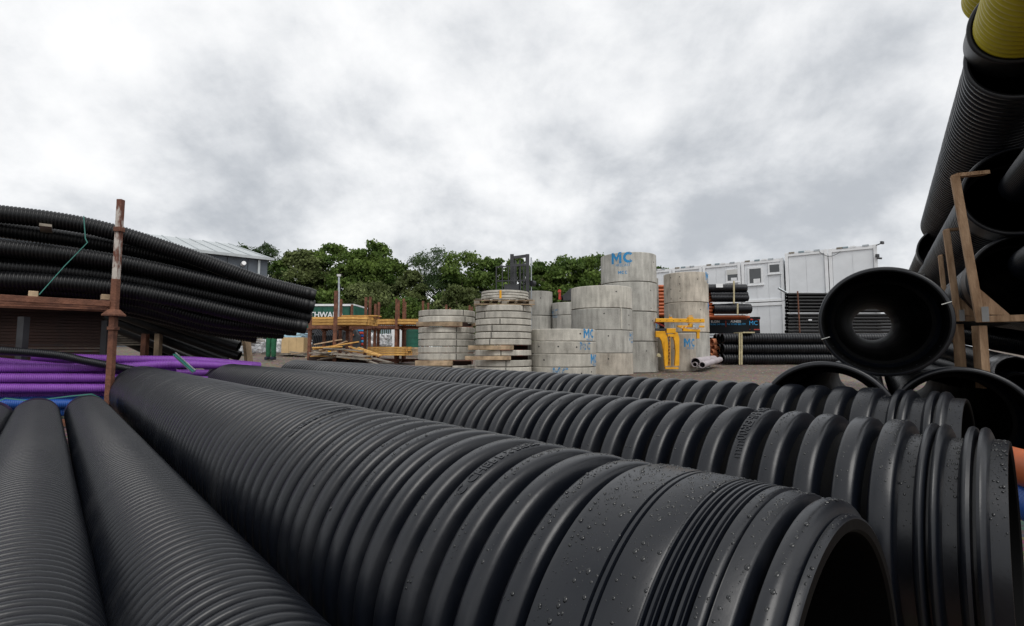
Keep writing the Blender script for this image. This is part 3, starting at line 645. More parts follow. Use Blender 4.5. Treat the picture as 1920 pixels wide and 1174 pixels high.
c2 = W(1549, 792, 2.55); c3 = W(1806, 798, 2.66)
sock_pipe(c2, 'lower left of the three large socketed pipes, half hidden by the long ribs', tilt=.0)
sock_pipe(c3, 'lower right of the three large socketed pipes, behind the ribbed pipe end')
# framed pile
def rp(c, s): return Vector(c) + ru * s
P2c = W(1926, 520, 3.3); P1c = W(1914, 356, 3.25)
sock_pipe(P2c, 'large black pipe in the timber frame, lower mouth at the right edge', 6, .285, .305, .26)
sock_pipe(P1c, 'large black pipe in the timber frame, upper mouth at the right edge', 6, .285, .305, .26)
sock_pipe(P2c + rn * .62 + ru * .1, 'large black pipe in the timber frame, beyond the lower one', 6, .285, .305, .26, seg=48)
sock_pipe(P1c + rn * .62 + ru * .1, 'large black pipe in the timber frame, beyond the upper one', 6, .285, .305, .26, seg=48)
for ci, cw in ((2, 'third'), (3, 'fourth')):  # unseen columns continuing the pile, added to shade the foreground pipes
    for ri, rw in enumerate(('bottom', 'lower', 'upper', 'top')):
        sock_pipe(P2c + rn * .62 * ci + Vector((0, 0, .58 * (ri - 1))) - ru * .5, 'large black pipe hidden deep right in the framed pile, %s column, %s row' % (cw, rw), 5, .285, .305, .26, seg=32, pitch=.4)
P0c = W(1975, 14, 2.32)
P0c = P0c
P0s = rp(P0c, .40)
pipe('socketed_pipe', 'big ribbed black pipe leaning highest against the sky, above the timber frames', P0s, P0s + Vector((math.sin(RAZ + .014), math.cos(RAZ + .014), 0)) * 4.9, .280, .066, .016, 'black', 'large socketed pipes piled at the right', 96, sock=(.05, .284), rin=.258, shape=RS)
Qc = W(1930, 30, 2.52)
pipe('socketed_pipe', 'short black collar pipe in the top right corner with a yellow pipe in its mouth', Qc, rp(Qc, 1.2), .17, .066, .01, 'black2', None, 96, sock=(.24, .246), rin=.15, shape=R5)
pipe('ribbed_pipe', 'yellow ribbed pipe nested inside the black collar pipe', rp(Qc, -1.4), rp(Qc, .2), .226, .046, .010, 'yellow', 'yellow ribbed pipes', 80, shape=R5)
Q2 = W(1884, -14, 2.9)
pipe('ribbed_pipe', 'yellow ribbed pipe behind the nested one, ending at the top edge', rp(Q2, -1.4), rp(Q2, 0), .205, .046, .010, 'yellow', 'yellow ribbed pipes', 64, shape=R5)
pipe('ribbed_pipe', 'small ribbed black pipe poking out of the upper framed mouth', rp(P1c + Vector((0, 0, .05)) + rn * .03, -1.1), rp(P1c + Vector((0, 0, .05)) + rn * .03, .1), .125, .025, .006, 'black', 'small pipes nested in large ones', 48, shape=R5)
pipe('ribbed_pipe', 'small ribbed black pipe poking out of the lower framed mouth', rp(P2c + Vector((0, 0, .1)) + rn * .05, -1.1), rp(P2c + Vector((0, 0, .1)) + rn * .05, .1), .125, .025, .006, 'black', 'small pipes nested in large ones', 48, shape=R5)
sock_pipe(W(1772, 466, 6.3), 'more distant black pipe mouth low against the sky right of the cabins', 5, .27, .285, .25, seg=48)
sock_pipe(W(1800, 545, 6.7), 'more distant black pipe mouth just behind the thinnest frame posts', 5, .27, .285, .25, seg=48)
sock_pipe(W(1752, 526, 6.4), 'smaller distant pipe mouth between the big open socket and frame posts', 5, .12, .13, .11, seg=32)
# timber frames of the pile
def frame(Y, x, ytop, ybot, label, wpx, lean=0.0, foot=None, arm=True):
    b = W(x, ybot, Y); t = thing('crate_frame', label, 'pipe frame', b, 'timber frames round the big pipes')
    top = W(ytop[0], ytop[1], Y) - b; ww = wpx * Y / F
    d = rn
    MB().beam((0, 0, -.02), top, ww, .045, up=tuple(ru * -1)).build('upright', M['wood3'], t, bevel=.003)
    MB().beam(top + Vector((0, 0, .0)), top + d * .16 + ru * .12 + Vector((0, 0, .02)), .045, .022).build('top_rail', M['wood3'], t)
    MB().beam(Vector((.0, 0, 0)) + ru * .05, d * 1.6 + ru * .05, .045, ww * .95).build('bottom_rail', M['wood3'], t, bevel=.003)
    fr = lambda p: d * p.x + ru * (p.y + .05) + Vector((0, 0, p.z))
    MB().prism([(-.02, .03), (.135, .02), (-.03, .24)], -.02, 0, fr).build('gusset', M['wood3'], t)
    pl = MB().beam(Vector((0, -.03, -.02)) - ru * .02, Vector((0, -.03, .07)) - ru * .02, ww * .75, .004, up=tuple(ru * -1)).build('nail_plate', M['plate'], t)
    for q in (0.0, .75):
        MB().beam(d * q + Vector((0, 0, -.04)) + ru * .06, d * q + Vector((0, 0, -.42 if q < .1 else -.6)) + ru * .06, .05, .05).build('leg', M['wood3'], t)
    return t
frame(2.95, 1838, (1790, 330), 598, 'nearest tall timber upright frame with metal nail plates against the big mouths', 13)
frame(3.9, 1797, (1774, 432), 598, 'second timber frame upright, middle of the three', 10)
frame(4.9, 1776, (1763, 480), 600, 'third and farthest timber frame upright, shortest looking', 7)
# fine pipes lying low behind the frames
for k, (a, b, Ya, Yb) in enumerate(((((1760, 618), (1990, 655), 5.6, 4.2)), ((1752, 655), (1902, 698), 5.2, 3.6), ((1740, 690), (1990, 742), 4.9, 3.3))):
    pipe('ribbed_pipe', ('upper finely ribbed black pipe lying low behind the frames', 'middle finely ribbed black pipe with a printed wrap on its end', 'lower finely ribbed black pipe lying low behind the frames')[k], W(*b, Yb), W(*a, Ya), .115, .022, .005, 'black', 'low pipes behind the timber frames', 40, shape=R5)
fnq = straight(tuple(W(1752, 655, 5.2) - W(1902, 698, 3.6)))
V, Q = revolve([(-.01, .112), (-.01, .1175), (.16, .1175), (.16, .112)], fnq, 40); props(link('pipe_label', np_mesh('pipe_label', V, Q), mat('printed_wrap', (.12, .12, .13), .25, var=.5, scale=14, col2=(.62, .62, .62)), None, W(1902, 698, 3.6)), 'shiny printed plastic wrap round the end of a low black pipe', 'label wrap')
pipe('duct_pipe', 'smooth black pipe end at the right edge beside the frames', W(1912, 728, 2.75), W(1912, 728, 2.75) + Vector((.9, .3, 0)), .085, None, 0, 'black', None, 40)
pipe('duct_pipe', 'orange smooth pipe peeping past the second ribbed pipe end', W(1890, 868, 1.75), W(1990, 900, 1.45), .06, None, 0, 'orange', None, 40)
pipe('ribbed_pipe', 'blue ribbed pipe corner peeping at the right edge', W(1896, 925, 1.75), W(1990, 975, 1.45), .06, .02, .005, 'blue', None, 40)

# ------------------------------------------------------------------ concrete rings
ordn = ['topmost', 'second', 'third', 'fourth', 'fifth', 'sixth', 'seventh', 'eighth', 'ninth', 'tenth', 'eleventh', 'twelfth']
def ring(cx, cy, z0, z1, R, label, mt='conc', wall=None, group=None, holes=(), joint=None, slot=False):
    t = thing('concrete_ring', label, 'concrete ring', (cx, cy, z0), group)
    h = z1 - z0; wl = wall or R * .16; c = min(.012, h * .1)
    prof = [(0, R - c), (c, R), (h - c, R), (h, R - c), (h, R - wl), (0, R - wl)]
    f = lambda s: (np.stack([s * 0, s * 0, s], 1), np.tile([1., 0, 0], (len(s), 1)), np.tile([0, 1., 0], (len(s), 1)))
    V, Q = revolve(prof, f, 72); link('ring_wall', np_mesh('ring_wall', V, Q, True, 25), M[mt], t)
    t.location.x += random.uniform(-.008, .008) * R; t.rotation_euler = (random.uniform(-.002, .002), random.uniform(-.002, .002), 0)
    for (a, zf) in holes:
        dv = Vector((math.sin(a), -math.cos(a), 0)); MB().cyl(dv * (R - .03) + Vector((0, 0, h * zf)), dv * (R + .003) + Vector((0, 0, h * zf)), .021, 10).build('lifting_hole', M['hole'], t)
    if joint is not None:
        dv = Vector((math.sin(joint), -math.cos(joint), 0)); MB().box(dv * (R - .003) + Vector((0, 0, h * .5)), (.03, .014, h * .94), joint).build('joint_slot', M['hole' if slot else 'concdark'], t)
    return t
M['concdark'] = mat('dark_concrete', (.13, .125, .11), .9, var=.2)  # darker concrete tone for the vertical joint strips on the rings
GM = [(0, 0), (0, 1), (.25, 1), (.5, .55), (.75, 1), (1, 1), (1, 0), (.77, 0), (.77, .62), (.5, .16), (.23, .62), (.23, 0)]
GC = [(.5 + .5 * math.cos(a_ / 57.3), .5 + .5 * math.sin(a_ / 57.3)) for a_ in range(45, 316, 30)] + [(.5 + .26 * math.cos(a_ / 57.3), .5 + .26 * math.sin(a_ / 57.3)) for a_ in range(315, 44, -30)]
def glyphs(txt, sz, fn, parent, mt='stencil'):
    me = bpy.data.meshes.new('stencil_logo'); V = []; Fc = []; x = -len(txt) * .5 * 1.12 * sz * .8
    for ch in txt:
        g = GM if ch == 'M' else GC; k = len(V); V += [(x + a * sz * .8, (b - .5) * sz * .85, 0) for a, b in g]
        Fc.append(tuple(range(k, k + len(g)))[::-1]); x += sz * .8 * 1.14
    me.from_pydata(V, [], Fc); subdivide(me, .07)
    for v in me.vertices: v.co = fn(v.co)
    o = link('stencil_logo', me, M[mt], parent); o['kind'] = 'stuff'; return o
def logo(t, R, a, z, sz, sub=True, letters='MC', mt='stencil'):
    def f0(co, dz=0): 
        q = a + co.x / R; return Vector((math.sin(q) * (R + .002), -math.cos(q) * (R + .002), z + co.y + dz))
    for dx in (-.012, 0, .012):
        me = None
    o = glyphs(letters, sz, f0, t, mt)
    if sub: vtext('PRECAST', sz * .28, lambda co: f0(co, -sz * .58), 'stencil_line', M['stencil'], t, maxlen=.06)
def stack(cxpx, wpx, Y, rows, sname, mt='conc', group=None, holeset=None, top_n=None, joints=None, mts=None):
    R = wpx / 2 * Y / F; c = W(cxpx, 600, Y); out = []
    for k, (ya, yb) in enumerate(rows):
        z1 = W(cxpx, ya, Y - R).z; z0 = W(cxpx, yb, Y - R).z if yb else ground(c.x, Y) - .01
        hs = holeset[k] if holeset else []
        if sname.count('%s'): lab = sname % ordn[k]
        else: lab = sname
        out.append((ring(c.x, c.y, z0 + .004, z1 - .004, R, lab, (mts[k] if mts else mt), None, group, hs, joints[k] if joints else None), R))
    return out
# left stack of thin rings with timber bearers
s1 = stack(838, 105, 13.2, [(580, 591.5), (592.5, 603.5), (612.5, 623.5), (624.5, 636), (637, 649), (650, 662), (663, 675.5), (686, 698), (699, None)], '%s thin ring down in the leftmost grey stack', 'conc', 'thin rings in the leftmost stack', joints=[.72, .80, .46, .46, .46, .46, .46, .3, .3])
s2 = stack(944, 105, 12.2, [(571, 582.5), (583.5, 596), (597, 608.5), (609.5, 621.5), (622.5, 634.5), (635.5, 647), (656.5, 667.5), (675.5, 688), (689, 702), (703, None)], '%s thick ring below the pallet in the stack carrying a pallet', 'conc', 'rings in the pallet topped stack', joints=[.76, -.68, -.1, -.38, -.4, -.46, -.06, .1, .1, .2])
s2t = stack(947, 89, 12.2, [(543, 547.5), (548, 552.5), (553, 558)], '%s thin pale ring lying on the pallet above the stack', 'conc', 'thin rings on the pallet')
yl, R_ = s2t[0]; MB().box((-.12 + .02, -R_ - .004, -.06), (.05, .012, .19)).build('yellow_mark', M['paint_yellow'], yl)
s3 = stack(1052.5, 126, 12.8, [(616, 639.5), (640.5, 663.5), (664.5, 688.5), (689.5, 712), (713, None)], '%s ring down in the low wide stack in front, blue stencilled', 'conc', 'rings in the low wide front stack', holeset=[[(.45, .6)], [(-.8, .6), (-.2, .6), (.32, .55)], [(-.62, .55)], [(.9, .6), (.48, .5)], []])
logo(s3[0][0], s3[0][1], .84, .19, .27); logo(s3[1][0], s3[1][1], .66, .19, .23, False, mt='stencilfade'); logo(s3[2][0], s3[2][1], 1.12, .19, .27); logo(s3[3][0], s3[3][1], -.1, .19, .24, False, mt='stencilfade')
s4 = stack(1128, 113, 14.9, [(534.5, 576.5), (577.5, 618.5), (619, 662), (662.5, 704)], '%s ring down in the four high stack left of the tallest tower', 'conc', 'rings in the stack left of the tallest tower',
           holeset=[[(.3, .72)], [(-.1, .75), (.85, .7), (.85, .25)], [(.02, .75)], [(.02, .75)]], mts=['conc', 'concg', 'concg', 'concb'])
MB().box((.42, -s4[1][1] * .885, .33), (.05, .03, .62), .48).build('pale_rib', M['conc'], s4[1][0])
logo(s4[2][0], s4[2][1], 1.15, .48, .3, True, mt='stencilfade')
s5 = stack(1179.5, 102, 17.0, [(472, 527), (528, 583), (584, 639.5), (640.5, None)], '%s ring down in the tallest tower of concrete rings', 'concg', 'rings in the tallest tower',
           holeset=[[(.85, .7)], [(.62, .72), (.62, .1)], [(.70, .7), (1.1, .2)], [(.38, .7), (1.1, .25), (1.1, .85)]])
logo(s5[0][0], s5[0][1], -.42, .80, .45); logo(s5[0][0], s5[0][1], -.42, .30, .12, False, 'MCC'); logo(s5[2][0], s5[2][1], 1.36, .6, .42)
s6 = stack(1287, 79.5, 19.2, [(509, 565.5), (566.5, 622.5), (623.5, None)], '%s ring down in the narrower right hand tower', 'concb', 'rings in the right hand tower',
           holeset=[[(-.6, y) for y in (.12, .36, .6, .84)] + [(-1.05, y) for y in (.12, .45, .84)] + [(.2, .75)], [(.32, .75)], [(.9, .6), (.9, .2)]], mts=['concb', 'concb', 'concg'])
logo(s6[0][0], s6[0][1], 1.12, 1.0, .38); logo(s6[1][0], s6[1][1], 1.25, 1.0, .34)
s7 = stack(1262, 78, 17.6, [(624.5, None)], 'single ring standing in front of the right hand tower, behind the yellow clamp', 'concb', None, holeset=[[(-.3, .6)]])
logo(s7[0][0], s7[0][1], .55, .98, .34)
s8 = stack(1006, 60, 17.8, [(545, 591), (592, 640), (641, None)], '%s ring down in the grey stack right behind the forklift mast', 'concg', 'rings behind the pallet topped stack', holeset=[[(.2, .7)], [], []])
s9 = stack(1068, 66, 17.4, [(566, 590), (591, 640), (641, None)], '%s ring down in the low pale stack behind the four high stack', 'concg', 'rings in the low pale back stack', holeset=[[(.1, .5)], [], []])
logo(s9[0][0], s9[0][1], -1.1, .1, .3, True, mt='stencilfade')
s10 = stack(1215, 40, 20.5, [(520, 575), (576, 632), (633, None)], '%s dark ring down in the stack hidden behind the tallest tower', 'concg', 'rings hidden behind the tallest tower')
# bearers and the pallet
def bearer(x0, x1, y, Y, hpx, label, grp='timber bearers between the rings', mt='wood2', deep=.9):
    a = W(x0, y, Y); b = W(x1, y, Y); h = hpx * Y / F
    props(MB().box((0, 0, 0), ((b - a).length, .12, h), random.uniform(-.03, .03)).build('timber_bearer', M[mt], loc=(a + b) / 2, bevel=.005), label, 'timber', grp)
bearer(781, 867, 608, 12.45, 8, 'pale timber bearer near the top of the leftmost ring stack')
bearer(862, 895, 608.5, 13.6, 6, 'darker timber bearer end at the right of the leftmost stack')
bearer(779, 849, 681, 12.45, 9.5, 'pale timber bearer at the bottom of the leftmost ring stack')
bearer(878, 963, 652, 11.5, 8, 'upper pale timber bearer in the pallet topped stack')
bearer(872, 958, 671.5, 11.5, 7, 'lower pale timber bearer in the pallet topped stack')
for x, y, k in ((838, 608, 0), (838, 681, 1), (944, 652, 2), (944, 671.5, 3)):
    bearer(x - 46, x + 46, y, 13.6 if k < 2 else 12.6, 8, ['rear timber bearer near the top of the leftmost stack', 'rear timber bearer at the bottom of the leftmost stack', 'upper rear timber bearer in the pallet topped stack', 'lower rear timber bearer in the pallet topped stack'][k], mt='woodshade')
def pallet(c, w_, d_, label, rz=0):
    t = thing('pallet', label, 'pallet', c, None, rz)
    for k in range(7): MB().box((-w_ / 2 + w_ * (k + .5) / 7, 0, .125), (w_ / 7 * .68, d_, .02)).build('top_board', M['woodgrey'], t)
    for y in (-d_ / 2 + .06, 0, d_ / 2 - .06):
        MB().box((0, y, .098), (w_, .09, .02)).build('stringer', M['wood2'], t)
        MB().box((0, y, .008), (w_, .09, .018)).build('bottom_board', M['wood2'], t)
        for x in (-w_ / 2 + .07, 0, w_ / 2 - .07): MB().box((x, y, .053), (.13, .09, .07)).build('block', M['woodgrey'], t)
p = W(943, 571, 11.6); pallet((p.x, 12.2, p.z), 1.46, 1.2, 'weathered wooden pallet balanced on the ring stack', .06)
# ------------------------------------------------------------------ forklift
def forklift():
    Y = 16.6; g = ground(.2, Y); c = W(968, 600, Y)
    t = thing('forklift', 'dark forklift whose mast and load guard rise above the ring stacks', 'forklift', (c.x, Y, g))
    zt = W(960, 477, Y).z - g; zg = W(960, 503, Y).z - g; zb = W(960, 545, Y).z - g
    xl = (W(960, 500, Y).x - c.x); xr = W(989, 500, Y).x - c.x
    for x in (xl, xr): MB().box((x, 0, zt / 2 + .1), (.13, .14, zt - .2)).build('mast_rail', M['dark'], t, bevel=.01)
    for x in (xl + .13, xr - .13): MB().box((x, -.02, zt / 2), (.06, .10, zt - .5)).build('inner_rail', M['dark'], t)
    MB().beam((xl, 0, zt - .12), (xr, 0, zt - .05), .1, .09).build('cross_head', M['dark'], t)
    MB().beam((xl, -.05, zg + .1), (xr, -.05, zg + .1), .06, .08).build('cross_bar', M['dark'], t)
    MB().cyl((xr + .13, .05, .8), (xr + .13, .05, zt - .1), .022, 10).build('lift_cylinder', M['steel'], t)
    for x in (-.06, .1): MB().cyl((x + .02, -.02, .8), (x + .02, -.02, zt - .2), .03, 8).build('chain', M['dark'], t)
    x0 = W(931, 520, Y).x - c.x; x1 = W(987, 520, Y).x - c.x
    for z in (zg, zg - .48): MB().beam((x0, -.25, z - .0), (x1, -.25, z + (.06 if z == zg else .03)), .03, .04).build('guard_rail', M['dark'], t)
    for k in range(6):
        x = x0 + (x1 - x0) * k / 5; MB().beam((x, -.25, zb - .25), (x, -.25, zg + .06 * k / 5), .028, .035).build('guard_bar', M['dark'], t)
    MB().box(((x0 + x1) / 2, -.22, zb - .2), (x1 - x0, .06, .14)).build('carriage', M['dark'], t)
    MB().box(((x0 + x1) / 2, -.22, zb + .04), (.5, .1, .28)).build('carriage_block', M['dark'], t)
    for x in (-.3, .3): MB().box((x, -.8, zb - .32), (.12, 1.1, .04)).build('fork', M['dark'], t)
    MB().box((0, 1.5, .75), (1.1, 1.9, .8)).build('chassis', M['red'], t, bevel=.06); MB().box((0, 2.5, .85), (1.1, .35, 1.0)).build('counterweight', M['dark'], t, bevel=.08)
    for x in (-.48, .48):
        for y in (.9, 2.1): MB().cyl((x, y, 1.1), (x, y, 2.15), .03, 8).build('cab_pillar', M['dark'], t)
        MB().cyl((x - .12, .5, .35), (x + .12, .5, .35), .35, 24).build('wheel', M['rubber'], t, smooth=True); MB().cyl((x - .1, 2.2, .28), (x + .1, 2.2, .28), .28, 24).build('wheel', M['rubber'], t, smooth=True)
    MB().box((0, 1.5, 2.17), (1.05, 1.3, .06)).build('overhead_guard', M['dark'], t)
    MB().cyl((.52, 0, zb + .25), (.62, .1, zb + .25), .1, 14).build('work_light', M['dark'], t)
forklift()
# red hook and a dark seat-like machine on the back ring
t = thing('lifting_hook', 'small red lifting hook hanging above the pale back rings', 'hook', W(1049, 562, 17.2))
MB().beam((0, 0, 0), (.02, 0, .3), .07, .08).build('hook_body', M['red'], t, bevel=.01); MB().cyl((0, -.05, .3), (0, .05, .3), .06, 12).build('eye', M['red'], t); MB().beam((.04, 0, .0), (.1, 0, .12), .04, .05).build('hook_tip', M['red'], t)
t = thing('winch', 'dark metal winch standing on the pale ring beside the red hook', 'winch', W(1063, 564, 17.2))
MB().prism([(-.15, 0), (.2, 0), (.2, .42), (.1, .42), (-.02, .3), (-.15, .18)], -.15, .15).build('housing', M['dark'], t, bevel=.01); MB().cyl((-.2, 0, .1), (.2, 0, .1), .09, 14).build('drum', M['rubber'], t)

# ------------------------------------------------------------------ yellow pipe clamp
def clamp():
    Y = 16.2; b = W(1258, 690, Y); g = ground(b.x, Y)
    t = thing('lifting_clamp', 'yellow steel pipe lifting clamp standing in front of the right ring tower', 'lifting clamp', (b.x, Y, g))
    q = lambda x, y, d=0: W(x, y, Y + d) - Vector((b.x, Y, g))
    yel = M['paint_yellow']
    MB().beam(q(1229, 600.5), q(1320, 601.5), .12, .125).build('main_beam', yel, t, bevel=.008)
    for k in range(7):
        x = 1238 + k * 12.5; MB().cyl(q(x, 601, -.075), q(x, 601, .075), .013, 8).build('pin_hole', M['hole'], t)
    MB().prism([(0, 0), (.12, 0), (.09, .09), (.03, .15)], -.02, .02, lambda p: p + q(1254, 598)).build('lug', yel, t); MB().cyl(q(1257.5, 592, -.05), q(1257.5, 592, .05), .035, 12).build('shackle', M['steel'], t)
    MB().box(q(1294, 600), (.17, .17, .19)).build('slide_collar', yel, t, bevel=.006); MB().beam(q(1291, 592.5), q(1298, 592.5), .03, .03).build('handle', yel, t)
    MB().box(q(1295, 610), (.13, .13, .12)).build('bracket', yel, t)
    for x in (1259.5, 1262.5): MB().cyl(q(x, 602), q(x, 617), .016, 8).build('hanger_rod', M['steel'], t)
    MB().beam(q(1270, 612), q(1320, 612.5), .1, .06).build('side_beam', yel, t, bevel=.005)
    MB().beam(q(1280, 619), q(1312, 620), .12, .075).build('lower_arm', yel, t, bevel=.005); MB().beam(q(1272, 612, -.02), q(1290, 619, -.02), .08, .06).build('lower_arm', yel, t)
    MB().beam(q(1308.5, 620), q(1308.5, 635), .09, .085).build('gripper_tip', yel, t, bevel=.005)
    MB().box(q(1304.5, 611, -.1), (.2, .02, .12)).build('control_panel', M['steel'], t); MB().box(q(1301, 611.5, -.113), (.05, .01, .05)).build('panel_sign', M['whitestrap'], t)
    for k in range(4): MB().beam(q(1299.5 + 3.2 * k, 616.5, -.09), q(1301.5 + 3.2 * k, 614, -.09), .025, .008).build('hazard_stripe', M['white' if k % 2 == 0 else 'red'], t)
    for k in range(4): MB().beam(q(1278 + 3.2 * k, 615.5, -.06), q(1280.5 + 3.2 * k, 612.5, -.06), .025, .008).build('hazard_stripe', M['white' if k % 2 == 0 else 'red'], t)
    # the tongs
    MB().box(q(1257, 620.5), (.30, .2, .16)).build('head', yel, t, bevel=.01); MB().beam(q(1229, 618), q(1250, 618), .1, .07).build('head_arm', M['dark'], t); MB().beam(q(1229, 622.5), q(1246, 622.5), .12, .05).build('head_arm', yel, t)
    MB().box(q(1257, 629), (.22, .16, .1)).build('head', yel, t, bevel=.006)
    def slab(pts, n, th=.05, m=yel): 
        P = [q(x, y) for x, y in pts]; mb = MB(); k = len(P)
        for d in (-th, th): mb.v += [tuple(p + Vector((0, d, 0))) for p in P]
        mb.f = [tuple(range(k)), tuple(reversed(range(k, 2 * k)))] + [(i, k + i, k + (i + 1) % k, (i + 1) % k) for i in range(k)]
        o = mb.build(n, m, t, bevel=.006); return o
    slab([(1229, 622), (1246, 622), (1250, 630), (1253, 650), (1253, 688), (1246, 689), (1243, 655), (1240, 640), (1236, 633), (1229, 632)], 'tong_arm')
    slab([(1264, 622), (1270, 624), (1273, 634), (1273, 684), (1271, 689), (1264, 689), (1266, 660), (1264, 640), (1261, 632)], 'tong_arm')
    MB().beam(q(1247, 688.5), q(1272, 688.5), .12, .09).build('foot_bar', M['wood2'], t, bevel=.004); MB().beam(q(1247, 690.5, -.05), q(1272, 690.5, -.05), .05, .05).build('foot_bar', yel, t)
    MB().beam(q(1246, 641, -.07), q(1246, 669, -.07), .02, .02).build('grab_handle', M['paint_yellow'], t); MB().beam(q(1255.5, 628, -.03), q(1256, 687, -.03), .05, .03).build('centre_strut', yel, t)
    for k in range(9): MB().cyl(q(1254.5 + .45 * (k % 2), 630 + k * 6, -.07), q(1254.5 + .45 * (k % 2), 634.5 + k * 6, -.07), .022, 6).build('chain_link', M['rust'], t)
    MB().cyl(q(1231, 667, -.08), q(1239, 669, -.08), .03, 10).build('roller', M['palewood'], t); MB().cyl(q(1235, 666, -.13), q(1235, 666, -.02), .06, 12).build('roller', M['palewood'], t)
    MB().beam(q(1228, 603.5, .15), q(1246, 612, .15), .06, .05).build('rear_arm', M['red'], t)
clamp()
# ------------------------------------------------------------------ pipes on the ground at the right
pipe('duct_pipe', 'larger grey pipe on the gravel with a small one nested in its end', W(1304, 679.5, 16.6), W(1338, 674, 19.5), .155, None, 0, 'greypipe', 'grey pipes on the gravel', 32, rin=.14)
pipe('duct_pipe', 'small grey pipe nested inside the larger grey pipe end', W(1302.5, 683.5, 16.55), W(1336, 678, 19.3), .085, None, 0, 'greypipe', 'grey pipes on the gravel', 28, rin=.07)
pipe('duct_pipe', 'pinkish grey pipe on the gravel right of the nested pair', W(1316.5, 684.5, 16.4), W(1350, 674, 19.6), .105, None, 0, 'greypipe', 'grey pipes on the gravel', 28, rin=.09)
k_ = 0
for (x, y, rr) in ((1334, 642, .155), (1336, 651.5, .155), (1333, 661, .15), (1330, 668, .14), (1341, 667, .14), (1345, 656, .14), (1345, 644, .14)):
    pipe('duct_pipe', ['upper', 'second', 'third', 'lowest front', 'lowest back', 'middle back', 'upper back'][k_] + ' clay orange pipe in the low stack left of the black ribbed pack', W(x, y, 21.9), W(x, y, 21.9) + Vector((2.4, .7, 0)), rr * 1.08, None, 0, 'clay', 'clay orange pipes on the ground', 24); k_ += 1
# black ribbed pack on the ground
gY = 21.2
Lc = W(1354, 683, gY)
for r_ in range(3):
    for c_ in range(3):
        y = (634.5, 653.5, 672.5)[r_]; p = W(1354, y, gY) + Vector((c_ * .02, .44 * c_, 0)); e2 = W(1354, y, gY) + Vector((7.6, 0 + .44 * c_, 0))
        pipe('corrugated_pipe', '%s black ribbed pipe of the %s row in the long strapped pack on the gravel' % (['top', 'middle', 'bottom'][r_], ['front', 'middle', 'back'][c_]), p, e2, .225, .11, .034, 'black', 'pipes of the long strapped pack', 24 if c_ == 0 else 16)
def battens(x, y0, y1, Y, label, wpx=2.6):
    a = W(x, y0, Y); b = W(x, y1, Y); props(MB().beam((0, 0, 0), b - a, wpx * Y / F, .05, up=(0, 1, 0)).build('batten', M['palewood'], loc=a), label, 'batten', 'pale battens strapping the black packs')
battens(1386.5, 624, 684, 20.93, 'left pale batten strapping the long pack on the gravel'); battens(1390.5, 624, 684, 20.93, 'right pale batten strapping the long pack on the gravel')
p = W(1395, 624, 21.3); props(MB().box((0, 0, 0), (.5, .9, .05)).build('batten', M['palewood'], loc=p), 'flat pale batten lying on top of the long strapped pack', 'batten')
# tall pack of smooth black pipes
for r_ in range(12):
    for c_ in range(2):
        y = 552 + r_ * 6.15 + (2 if r_ > 5 else 0); p = W(1477, y, 23.4) + Vector((random.uniform(-.03, .03), c_ * .17, 0))
        pipe('duct_pipe', '%s smooth black pipe of the %s column in the tall pack by the cabins' % (ordn[r_], ['front', 'rear'][c_]), p, p + Vector((6.0, 0, 0)), .073, None, 0, 'black2', 'pipes of the tall pack by the cabins', 12)
for (x, lb) in ((1497.5, 'left timber batten strapping the tall black pack'), (1592, 'timber batten of the tall pack seen through the open socket')):
    a = W(x - 2, 546, 23.2); b = W(x + 2, 624, 23.2); props(MB().beam((0, 0, 0), b - a, .05, .05, up=(0, 1, 0)).build('batten', M['rust' if x < 1550 else 'palewood'], loc=a), lb, 'batten')
p = W(1519, 600, 23.25); props(MB().box((0, 0, 0), (.16, .01, .06)).build('label_tag', M['white'], loc=p), 'small white tag on the tall black pipe pack', 'tag')
pipe('downpipe', 'loose grey metal tube sloping down onto the tall black pack', W(1459, 540, 23.3), W(1477, 550, 23.2), .05, None, 0, 'steel', None, 14)
